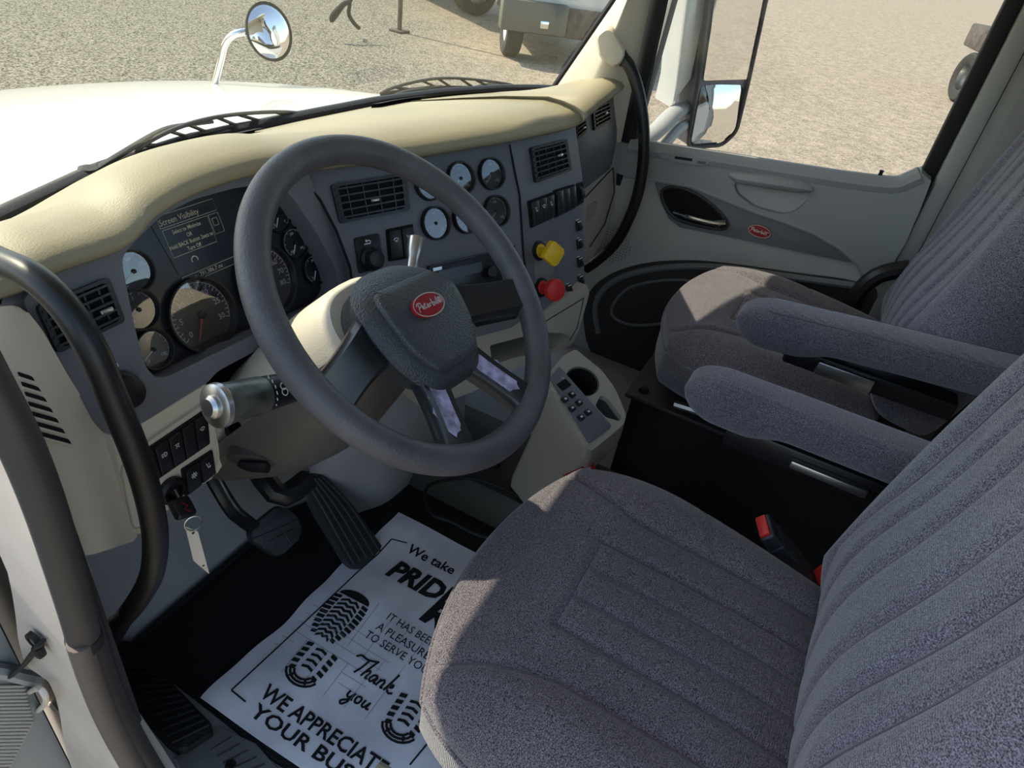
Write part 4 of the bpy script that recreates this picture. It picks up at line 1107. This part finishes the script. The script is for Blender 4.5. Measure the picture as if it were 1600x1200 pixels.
YO = [[(0, .55), (-.02, .2), (.2, .12), (.42, .55)], [(.42, .55), (.3, -.1), (.05, -.5), (-.15, -.35), (.2, -.05), (.5, .1)],
      [(.85, .55), (.65, .4), (.7, .08), (.95, .1), (1.02, .42), (.85, .55)], [(1.3, .55), (1.25, .15), (1.45, .08), (1.68, .55)], [(1.68, .55), (1.62, .1), (1.85, .12)]]
u_ = (fp_(622, 1072)[0]-fp_(546, 1046)[0])/3.6
script(TH, (548, 1046), u_, 1.05); script(YO, (540, 1088), u_, 1.05)
def inkp(fr, poly, ink):
    t = MB(); P = ccw(poly); t.v = [fr.p(p[0], p[1], HI) for p in P]; t.f = [list(range(len(P)))]
    k = len(ink.v); ink.v += [pzf(v) for v in t.v]; ink.f += [[i+k for i in f] for f in t.f]
def tread(cx, cy, L, W, ang, full):
    ink = MB(); a, c = fp_(cx, cy); g = PF.off(a, c, 0, ang)   # local x: across, y: towards the toe
    wid = lambda t: W/2*(math.sqrt(max(0, 1-((t-.55)/.62)**2)) if full else math.sqrt(max(0, 1-(max(0, .5-t)/.5)**2)))
    n = 9 if full else 6
    for i in range(n):
        t = (i+.5)/n if not full else .03+.80*(i+.5)/n; y = (t-.5)*L; w_ = wid(t); dy = L/n*(.62 if not full else .56)
        for s in (-1, 1):
            inkp(g, [(s*w_, y-dy/2), (s*w_*.62, y-dy/2+.003), (s*w_*.62, y+dy/2+.003), (s*w_, y+dy/2)], ink)
        if full:
            inkp(g, [(-w_*.55, y-dy*.9), (-w_*.2, y+dy*.1), (0, y-dy*.4), (w_*.25, y+dy*.1), (w_*.55, y-dy*.9), (w_*.55, y-dy*.1), (w_*.25, y+dy*.9), (0, y+dy*.4), (-w_*.2, y+dy*.9), (-w_*.55, y-dy*.1)], ink)
        elif i > 1:
            inkp(g, [(-w_*.35, y-dy/2), (0, y-dy*.1), (w_*.35, y-dy/2), (w_*.35, y+dy*.2), (0, y+dy*.6), (-w_*.35, y+dy*.2)], ink)
    if full:
        inkp(g, [(W*.42*math.cos(q*PI/10), L*.36+L*.15*math.sin(q*PI/10)) for q in range(11)], ink)
    else:
        for r in (1, .78, .56):
            t = MB(); t.stroke(g, [(W/2*r*math.cos(PI+q*PI/10), -L*.18+L*.36*r*math.sin(PI+q*PI/10)) for q in range(1, 10)], .0045, HI)
            k = len(ink.v); ink.v += [pzf(v) for v in t.v]; ink.f += [[i+k for i in f] for f in t.f]
    ink.build('shoe_print', K['ink'], ppr, None)
ta = V(fp_(559, 928))-V(fp_(500, 996)); an = math.atan2(ta.y, ta.x)-PI/2
tread(531, 963, ta.length*1.04, .086, an, True)
tread(484, 1040, .080, .070, an, False)
tread(634, 1124, .080, .070, an, False)
def inks(l, wd, tgt=ink):
    t = MB(); t.stroke(PF, [fp_(*p) for p in l], wd, HI); k = len(tgt.v); tgt.v += [pzf(v) for v in t.v]; tgt.f += [[i+k for i in f] for f in t.f]
inks([(636, 848), (612, 842)], .003); inks([(612, 842), (590, 866), (560, 893), (500, 950), (440, 1006), (362, 1081)], .003); inks([(362, 1081), (384, 1098)], .003)
gb_ = ink; ink.build('printed_border', K['ink'], ppr, None); ink = MB(); inks([(670, 1160), (640, 1196)], .003, ink)
for i in range(6):
    t = i/5
    inks([(470+t*60-40, 985-0+t*-60+20), (560+t*60, 1045-t*60+40)], .0008, grey)
for i in range(5):
    t = i/4
    inks([(440+t*130, 1052+t*70), (480+t*130, 1000+t*70)], .0008, grey); inks([(520+t*90, 990+t*80), (570+t*90, 925+t*80)], .0008, grey)
ink.build('printed_border', K['ink'], ppr, None); grey.build('printed_grid', K['inkgrey'], ppr, None)

# ================================================================== seats
def seg_d(x, y, P):
    best = 9
    for i in range(len(P)-1):
        ax, ay = P[i]; bx, by = P[i+1]; dx, dy = bx-ax, by-ay
        t = max(0, min(1, ((x-ax)*dx+(y-ay)*dy)/(dx*dx+dy*dy+1e-12)))
        d = math.hypot(x-ax-dx*t, y-ay-dy*t)
        if d < best: best = d
    return best
class Pillow:
    def __init__(s, fr, w, d, top, bot, q, n=3.2, disp=None, grooves=(), taper=0, qb=None):
        s.fr, s.w, s.d, s.top, s.bot, s.q, s.n, s.disp, s.gr, s.taper = fr, w, d, top, bot, q, n, disp, grooves, taper
        s.qb = q if qb is None else qb
    def hgt(s, x, y, e):
        h = s.top*(1-min(1, e)**s.n)**(1/s.n)
        if s.disp: h += s.disp(x, y)*max(0, 1-e**8)
        cut = 0
        for P, dp_, wd in s.gr:
            d = seg_d(x, y, P)
            if d < wd*3: cut = max(cut, dp_*math.exp(-(d/wd)**2))
        return h - cut*max(0, 1-e**6)
    def qq(s, b_): return s.q if b_ > 0 else s.qb
    def xy(s, a, b_):
        q = s.qq(b_)
        x = a*math.sqrt(1-q*b_*b_/2); y = b_*math.sqrt(1-q*a*a/2)
        return x*s.w/2*(1-s.taper*b_), y*s.d/2
    def e_of(s, x, y):
        X, Y = x*2/s.w, y*2/s.d; a, b_ = X, Y
        for _ in range(8):
            q = s.qq(b_)
            a = X/(1-s.taper*b_)/math.sqrt(max(.1, 1-q*b_*b_/2)); b_ = Y/math.sqrt(max(.1, 1-q*a*a/2))
            a = max(-1, min(1, a)); b_ = max(-1, min(1, b_))
        return max(abs(a), abs(b_))
    def pt(s, x, y, up=0):
        return s.fr.p(x, y, s.hgt(x, y, s.e_of(x, y))+up)
    def mesh(s, nu, nv):
        sp = lambda t: math.copysign(1-(1-abs(t))**1.35, t)
        m = MB()
        def top(i, j):
            a, b_ = sp(2*i-1), sp(2*j-1); x, y = s.xy(a, b_)
            return s.fr.p(x, y, s.hgt(x, y, max(abs(a), abs(b_))))
        m.grid(top, nu, nv)
        def bot(i, j):
            a, b_ = sp(2*i-1), sp(2*j-1); x, y = s.xy(a, b_); e = max(abs(a), abs(b_))
            return s.fr.p(x, y, -s.bot*(1-e**5)**(1/5))
        m.grid(bot, max(16, nu//4), max(16, nv//4), flip=True)
        return m
    def stitch(s, P, parent, mt, r=.0011, name='stitching'):
        Q = []
        for i in range(len(P)-1):
            a, b_ = V(P[i]), V(P[i+1]); n = max(2, int((b_-a).length/.012))
            Q += [a.lerp(b_, k/n) for k in range(n)]
        Q.append(V(P[-1]))
        MB().tube([s.pt(p.x, p.y, r*.6) for p in Q], r, 5).build(name, mt, parent)
def sstep(a, b_, x):
    t = max(0, min(1, (x-a)/(b_-a))); return t*t*(3-2*t)

def bolster(h, x0, x1, yk=0):
    return lambda x, y: h*sstep(x0, x1, abs(x))
def armrest(x0, x1, y0, y1, z0, z1, parent, name, rise=0):
    """Padded arm: rounded nose at y0 (front) to y1 (rear)."""
    rows = []; N = 34
    for i in range(N+1):
        t = (i/N)**1.9; y = y0+(y1-y0)*t
        k = math.sqrt(max(.003, 1-(1-t/.13)**2)) if t < .13 else 1
        zz0 = z0 + .020*sstep(.22, .36, t) + rise*t; zz1 = z1 + rise*t
        cz = (zz1*.6+zz0*.4); hw = (x1-x0)/2*(.6+.4*k)
        zt, zb = cz+(zz1-cz)*k, cz-(cz-zz0)*k
        row = []
        for j in range(28):
            q = 2*PI*j/28
            cx = math.copysign(abs(math.cos(q))**.55, math.cos(q)); cs = math.copysign(abs(math.sin(q))**.55, math.sin(q))
            row.append(((x0+x1)/2+hw*cx, y, (zt+zb)/2+(zt-zb)/2*cs))
        rows.append(row)
    o = MB().loft(rows, closed=True, cap=True).build(name, K['arm'], parent, 60)
    for sx_ in (0, 1):
        xx = x0+.010 if sx_ == 0 else x1-.010
        MB().tube([(xx, y0+(y1-y0)*t, z1-.004+rise*t) for t in [.10+.9*k/14 for k in range(15)]], .0011, 5).build('seam', K['thread'], o)
    return o

def seat(name, label, x, y, z, turn, cush_px, arms, mats, lean):
    root = thing(name, label, 'seat', (x, y, 0))
    CF = F((x, y, z), (math.cos(turn), math.sin(turn), 0), (-math.sin(turn), math.cos(turn), .05))
    gx = .085
    gl = [([(-gx, .105), (-gx, -.26)], .008, .006), ([(gx, .105), (gx, -.26)], .008, .006), ([(-gx, .105), (gx, .105)], .006, .005),
          ([(-gx/3, .105), (-gx/3, -.26)], .005, .005), ([(gx/3, .105), (gx/3, -.26)], .005, .005),
          ([(-.21, .215), (-.18, .15), (-.155, .07), (-.15, -.26)], .009, .008), ([(.21, .215), (.18, .15), (.155, .07), (.15, -.26)], .009, .008),
          ([(.155, -.05), (.30, .0)], .004, .005)]
    C1 = Pillow(CF, .56, .52, .055, .11, .80, 3.0, lambda a, b_: .022*sstep(.13, .22, abs(a))*(1-.8*sstep(.02, .22, b_)) - .018*sstep(.12, .26, b_), gl, -.12, .30)
    cu = C1.mesh(150, 140).build('cushion', mats[0], root, 60)
    for P, _, wd in gl:
        C1.stitch(P, cu, K['thread'])
    bp = C1
    MB().tube([CF.p(*C1.xy(math.cos(q), math.sin(q)), -.02) if False else CF.p(*C1.xy(max(-1, min(1, 1.42*math.cos(q))), max(-1, min(1, 1.42*math.sin(q)))), -.002) for q in [2*PI*k/80 for k in range(81)]], .004, 6, False).build('piping', mats[0], cu)
    # backrest
    l = D2(lean)
    BF = F((x, y-.20, z+.02), (-math.cos(turn), -math.sin(turn), 0), (math.sin(turn)*math.sin(l), -math.cos(turn)*math.sin(l), math.cos(l)))
    BB = BF.off(0, .37, -.055)
    gb = [([(s*k, -.36), (s*k, .30)], .009, .009) for s in (-1, 1) for k in (.045, .115)] + [([(s*.175, -.36), (s*.178, .32)], .008, .009) for s in (-1, 1)]
    gb += [([(0, -.36), (0, .30)], .0, .006)][:0]
    B1 = Pillow(BB, .55, .80, .075, .09, .55, 2.6, lambda a, b_: .028*sstep(.14, .23, abs(a)) + .018*math.exp(-((b_+.20)/.12)**2)*(1-sstep(.15, .22, abs(a))), gb, .06)
    ba = B1.mesh(130, 150).build('backrest', mats[1], root, 60)
    for P, _, wd in gb: B1.stitch(P, ba, K['thread'])
    return root, CF, C1, BF

dseat, CF1, C1, BF1 = seat('driver_seat', 'dark grey fabric driver seat behind the steering wheel', 0, -.40, .405, 0, None, None, (K['seat'], K['seatb']), 10)
armrest(.295, .378, -.315, -.80, .578, .660, dseat, 'armrest', rise=.0)
MB().wbox(.310, .352, -.70, -.40, .548, .592, .006).build('armrest_bracket', K['black'], dseat)
MB().wbox(.296, .309, -.62, -.505, .565, .580, .003).build('armrest_strip', K['satin'], dseat)
MB().wbox(-.20, .20, -.60, -.22, .0, .31, .02).build('seat_base', K['blackm'], dseat)
MB().tube([(-.24, -.30, .27), (-.275, -.20, .26), (-.275, -.16, .255)], .011, 10).build('adjuster_lever', K['satin'], dseat)

pseat, CF2, C2, BF2 = seat('passenger_seat', 'dark grey fabric passenger seat on a black riser by the door', .925, -.415, .455, 0, None, None, (K['seat'], K['seatb']), 12)
armrest(.575, .665, -.335, -.86, .585, .672, pseat, 'armrest', rise=.05)
MB().wbox(.60, .65, -.74, -.44, .575, .612, .006).build('armrest_bracket', K['black'], pseat)
MB().wbox(.580, .596, -.60, -.50, .585, .612, .003).build('armrest_strip', K['satin'], pseat)
MB().wbox(.715, 1.14, -.78, -.165, 0, .292, .006).build('seat_riser', K['blackm'], pseat)
MB().wbox(.700, 1.16, -.78, -.150, .292, .305, .005).build('riser_top', K['trim'], pseat)
MB().lathe(F((.735, -.185, .305), (1, 0, 0), (0, 1, 0)), [(.013, 0), (.013, .004), (.009, .010), (0, .010)], 6, cap1=False).build('riser_bolt', K['black'], pseat)
MB().wbox(.76, 1.09, -.66, -.24, .305, .36, .02).build('seat_base', K['blackm'], pseat)
MB().tube([(.685, -.34, .345), (.690, -.27, .335)], .010, 8).build('adjuster_lever', K['satin'], pseat)
MB().tube(cr([(1.20, -.60, .40), (1.19, -.56, .50), (1.19, -.58, .58), (1.20, -.64, .62)], 4), .022, 10).build('side_cover', K['black'], pseat)

# seat belt buckle between the driver seat and the riser
bu = thing('seat_belt_buckle', 'black seat belt buckle with red release button by driver seat', 'seat belt buckle', (.30, -.58, .33))
p1, p2 = pxx(1188, 784, .345), pxx(1262, 905, .318)
ax = (p1-p2)
BK = F(p2, V((1, .4, 0)), ax)
L_ = ax.length
MB().box(BK.mx(0, L_*.40, 0), .054, L_*.80, .028, .005, 3).build('sleeve', K['buckle'], bu)
MB().box(BK.mx(0, L_*.86, 0), .050, L_*.26, .025, .004, 3).build('housing', K['buckle'], bu)
MB().box(BK.mx(0, L_*.985, -.001), .042, .012, .018, .003).build('release_button', K['redk'], bu)
MB().tube([BK.p(0, 0, 0), BK.p(0, -.06, 0), BK.p(.01, -.14, -.02)], .011, 8).build('stalk', K['black'], bu)
bu2 = thing('seat_belt_latch', 'small red and black belt latch behind the seat belt buckle', 'seat belt buckle', pxx(1290, 925, .31))
g = F(pxx(1288, 900, .315), V((1, .5, .1)), V((0, -.3, 1)))
MB().box(g.mx(0, 0, 0), .032, .026, .018, .004).build('latch_button', K['redk'], bu2)
MB().box(g.mx(.0, -.028, 0), .040, .035, .022, .004).build('latch_body', K['switch'], bu2)

# ================================================================== grab handles, door jamb, open door
gh = thing('grab_handle', 'black tubular grab handle in the driver doorway', 'grab handle', pxx(172, 992, -.34))
pts = [(-70, 372), (-10, 404), (50, 432), (100, 478), (143, 545), (180, 630), (213, 712), (233, 780), (243, 845), (236, 900), (212, 943), (185, 975), (166, 1000)]
MB().tube(cr([pxx(x, y, -.335) for x, y in pts], 6), .0135, 18).build('handle_tube', K['black'], gh, 60)
MB().tube([pxx(186, 974, -.335), pxx(166, 1000, -.335), pxx(160, 1010, -.345)], [.015, .019, .02], 14).build('lower_mount', K['black'], gh)
gh2 = thing('grab_handle', 'black curved grab handle on the passenger windshield pillar', 'grab handle', pxx(918, 420, 1.22))
pts = [(962, 84), (972, 90), (986, 108), (999, 150), (1006, 205), (1004, 262), (992, 318), (966, 374), (936, 405), (915, 420)]
MB().tube(cr([pxx(x, y, 1.19 if i < 8 else 1.21) for i, (x, y) in enumerate(pts)], 5), .0155, 16).build('handle_tube', K['black'], gh2, 60)
MB().tube([pxx(956, 78, 1.185), pxx(968, 88, 1.19), pxx(976, 95, 1.19)], [.020, .021, .0165], 14).build('upper_ferrule', K['rubber'], gh2)

JX = -.425
def jx(l, X=JX): return [pxx(x, y, X) for x, y in l]
JF = F((JX, 0, .5), (0, -1, 0), (0, 0, 1))
outl = [(-60, 600), (-20, 665), (25, 745), (58, 825), (90, 910), (114, 1000), (130, 1060), (152, 1130), (186, 1200), (205, 1240), (130, 1240), (112, 1200), (101, 1165), (95, 1125), (87, 1090), (77, 1064), (47, 1047), (32, 1025), (24, 960), (12, 895), (-10, 840), (-60, 760), (-100, 680)]
JQ = F((-.445, 0, .5), (0, -1, 0), (0, 0, 1))  # normal -x, towards the camera
def jq(l, h=0): return [JQ.px(x, y, h) for x, y in l]
jmb = struct(MB().prism(JQ, cr(jq(outl), 2, True), -.012, 0, .004).build('trim_9', K['jamb']), 'white painted door jamb on the driver side', 'door jamb')
# weather seal and inner trims running down the jamb
MB().tube(cr(jx([(-70, 500), (-25, 585), (30, 690), (70, 790), (100, 885), (122, 960), (132, 1000)], -.448), 5), .0150, 14).build('weather_seal', K['trim'], jmb)
MB().tube(jx([(130, 992), (134, 1006)], -.448), .0160, 14).build('seal_end', K['rubber'], jmb)
MB().tube(cr(jx([(124, 1003), (142, 1060), (166, 1120), (200, 1185), (240, 1250)], -.455), 5), .0115, 12).build('sill_moulding', K['seal'], jmb)
MB().tube(cr(jx([(-60, 520), (4, 640), (54, 760), (100, 875), (140, 985), (168, 1070), (205, 1150), (250, 1225), (280, 1270)], -.405), 5), .0155, 12).build('inner_trim', K['trim'], jmb)
MB().tube(cr(jx([(36, 660), (84, 770), (130, 890), (160, 990), (180, 1060), (205, 1110), (245, 1170), (290, 1240)], -.38), 5), .007, 8).build('trim_edge', K['doorlo'], jmb)
# check strap
cs = thing('door_check_strap', 'black door check strap bolted to the white jamb', 'door strap', pxx(58, 1010, -.448))
SF = JQ.off(0, 0, .004)
MB().tube(cr([SF.at(x, y, .004) for x, y in ((64, 1004), (52, 1020), (40, 1036), (22, 1052), (0, 1072))], 4), .006, 8, flat=.5).build('strap', K['rubber'], cs)
a, c = SF.px(58, 998); g = SF.off(a, c)
MB().lathe(g, [(.0065, .0), (.0065, .006), (.011, .006), (.0115, .0)], 20).build('eyelet', K['rubber'], cs)
MB().lathe(g, [(.006, .0), (.005, .005), (0, .005)], 12).build('bolt', K['satin'], cs)
MB().box(SF.mx(*SF.px(68, 1012), .005), .012, .016, .010, .003).build('clip', K['rubber'], cs)
MB().prism(JQ, rpoly(jq([(52, 1112), (74, 1100), (96, 1128), (103, 1165), (114, 1202), (84, 1206), (64, 1140)], -.03), .004), -.04, -.03, .003).build('jamb_flange', K['jamb'], jmb)
# striker loop
MB().tube(cr([SF.at(x, y, h) for x, y, h in ((45, 1082, -.01), (62, 1076, .012), (72, 1096, .012), (58, 1112, -.01))], 4), .0035, 8).build('striker', K['jamb'], jmb)

# the open driver door, swung out ahead of the doorway
OD = F((-.52, .30, .15), (1, -.12, 0), (0, .0, 1))   # inner face turned rearwards
od = thing('door_2', 'grey inner panel of the open driver door with a ribbed speaker grille', 'door', (-.9, .34, -.1))
od['kind'] = 'structure'
MB().prism(OD, [(-.85, -.45), (.085, -.45), (.085, .55), (-.85, .55)], -.07, 0, .01).build('door_panel', K['doorhi'], od)
gq = [OD.px(x, y, .002) for x, y in ((-60, 1066), (36, 1072), (52, 1128), (20, 1190), (0, 1230), (-60, 1240))]
gro = MB().prism(OD, gq, -.001, .003).build('speaker_panel', K['taupe'], od)
for i in range(26):
    y = 1074+i*5.6; xr = 38+(y-1072)*.25 if y < 1128 else 52-(y-1128)*.5
    MB().tube([OD.at(-60, y, .004), OD.at(max(xr, -20), y-2, .004)], .0014, 5).build('grille_rib', K['doorlo'], od)
MB().tube(cr([OD.at(x, y, .004) for x, y in ((-60, 1040), (0, 1048), (30, 1056), (60, 1062))], 4), .010, 8).build('panel_moulding', K['doorhi'], od)

# ================================================================== things out in the yard
GZ0 = -1.25
def wheel(root, c, axis, R, wdt, hub=True, name='tyre'):
    g = F(c, V((0, 0, 1)).cross(axis) if abs(axis.z) < .9 else (1, 0, 0), (0, 0, 1))
    g = F(c, V(axis).cross(V((0, 0, 1))), (0, 0, 1))
    w2 = wdt/2
    o = MB().lathe(g, [(R*.52, w2*.8), (R*.62, w2), (R*.92, w2), (R, w2*.75), (R, -w2*.75), (R*.92, -w2), (R*.62, -w2), (R*.52, -w2*.8)], 40).build(name, K['tyre'], root)
    MB().lathe(g, [(R*.53, -w2*.8), (R*.53, w2*.8), (R*.45, w2*.7), (R*.30, w2*.2), (R*.16, w2*.35), (0, w2*.4)], 32).build('wheel_rim', K['satin'], root)
    m = MB()
    for k in range(40):
        q = 2*PI*k/40
        for s in (-1, 1):
            p = g.p(R*1.0*math.cos(q), R*1.0*math.sin(q), s*w2*.38)
            fr = F(p, g.n, V(g.u*-math.sin(q)+g.v*math.cos(q)))
            m.box(fr.mx(), w2*.62, R*.10, .012)
    m.build('tread', K['tyre'], o)
# parked white truck facing the cab
tk = thing('parked_truck', 'white truck parked on the gravel with a grey bumper', 'truck', (13, 5.4, GZ0))
tl = pz(795, 92, GZ0)
fw = V((-.80, -.60, 0)).normalized()             # the way it faces
sd = V((-fw.y, fw.x, 0))
TO = V((tl.x, tl.y, GZ0))
TK = F(TO, V((fw.y, -fw.x, 0))*-1, (0, 0, 1))
if TK.u.dot(CR_) < 0: TK = F(TO, -TK.u, (0, 0, 1))
# TK.n points the way the truck faces
def tb(u0, u1, z0, z1, d0, d1, mt, nm, bev=.03):
    return MB().box(TK.mx((u0+u1)/2, (z0+z1)/2, (d0+d1)/2), abs(u1-u0), abs(z1-z0), abs(d1-d0), bev).build(nm, mt, tk)
wheel(tk, TK.p(.05, .50, -.35), TK.u, .50, .30)
wheel(tk, TK.p(2.05, .50, -.35), TK.u, .50, .30)
tb(-.28, .92, .52, 1.02, .02, .34, K['bumper'], 'bumper')
tb(.92, 2.38, .50, .98, .10, .30, K['dirt'], 'bumper')
tb(-.05, 2.15, .95, 2.4, -1.6, .16, K['white'], 'engine_hood', .10)
tb(.18, 1.16, 1.10, 1.95, .10, .18, K['white'], 'grille_frame', .03)
tb(.28, 1.06, 1.18, 1.88, .15, .20, K['trim'], 'grille', .01)
for i in range(9):
    tb(.28, 1.06, 1.22+i*.075, 1.235+i*.075, .19, .205, K['satin'], 'grille_bar', 0)
tb(1.30, 1.58, 1.18, 1.46, .12, .20, K['chrome'], 'headlight', .03)
tb(1.62, 1.72, 1.2, 1.44, .12, .19, K['redk'], 'marker_light', .02)
tb(-.24, .30, 1.0, 1.35, -.9, .10, K['white'], 'fender', .08)
tb(1.75, 2.36, 1.0, 1.35, -.9, .10, K['white'], 'fender', .08)
tb(.2, 1.95, .45, .80, -3.5, -.1, K['dirt'], 'chassis', .02)
tb(.0, 2.1, 1.2, 3.0, -3.4, -1.5, K['white'], 'cab', .12)
for s in (.5, 1.6): tb(s-.08, s+.08, .62, .75, .33, .37, K['chrome'], 'tow_hook', .02)
# wheel of another vehicle behind the hood mirror
v2 = thing('parked_trailer', 'dark trailer axle with twin tyres beyond the white truck', 'trailer', (16, 9.6, GZ0))
c = pz(738, 22, GZ0)
wheel(v2, V((c.x, c.y, GZ0+.5)), V((.55, .83, 0)).normalized(), .5, .55)
MB().box(M.Translation((c.x+.9, c.y+1.4, GZ0+1.3)) @ M.Rotation(.98, 4, 'Z'), 6, 2.3, .5, .03).build('deck', K['dirt'], v2)
# steel stand with chain
pl = pz(624, 50, GZ0)
sn = thing('steel_stand', 'dark steel post standing on the gravel before the trucks', 'post', pl)
MB().tube([pl, pl+V((0, 0, 2.6))], .045, 10).build('post', K['dirt'], sn)
MB().box(M.Translation(pl+V((0, 0, .02))), .3, .3, .04, .01).build('foot_plate', K['dirt'], sn)
d_ = pz(545, 0, GZ0+1.2)
rp = thing('hanging_cable', 'dark looped cable hanging over the gravel', 'cable', (d_.x, d_.y, GZ0))
kk = lambda x, y: py_(x, y, 8.2)
MB().tube(cr([kk(552, -20), kk(548, 0), kk(536, 6), kk(520, 22), kk(518, 32), kk(524, 26), kk(537, 8), kk(546, 4), kk(545, 22), kk(553, 36), kk(561, 44)], 5), .035, 8).build('cable', K['tyre'], rp)
# vehicle beyond the passenger window, tyre and flap
v3 = thing('yard_vehicle', 'dark wheeled machine at the edge of the yard beyond the passenger window', 'vehicle', (18, -2.2, GZ0))
c = pz(1488, 158, GZ0)
wheel(v3, V((c.x, c.y-.1, GZ0+.52)), V((-.35, .94, 0)).normalized(), .52, .34)
MB().box(M.Translation((c.x+.9, c.y-.55, GZ0+1.25)) @ M.Rotation(.2, 4, 'Z'), 2.6, 1.0, .5, .05).build('body', K['dirt'], v3)
MB().box(M.Translation((c.x+.3, c.y-.75, GZ0+1.9)) @ M.Rotation(.2, 4, 'Z'), 1.6, 1.0, 1.2, .12).build('tank', K['white'], v3)
# tyre seen ahead of the passenger window
v4 = thing('loose_tyre', 'large upright tyre standing in the yard past the side mirror', 'tyre', pz(1062, 84, GZ0))
c = pz(1066, 86, GZ0); wheel(v4, V((c.x+.2, c.y, GZ0+.62)), V((.9, -.43, 0)).normalized(), .62, .45)
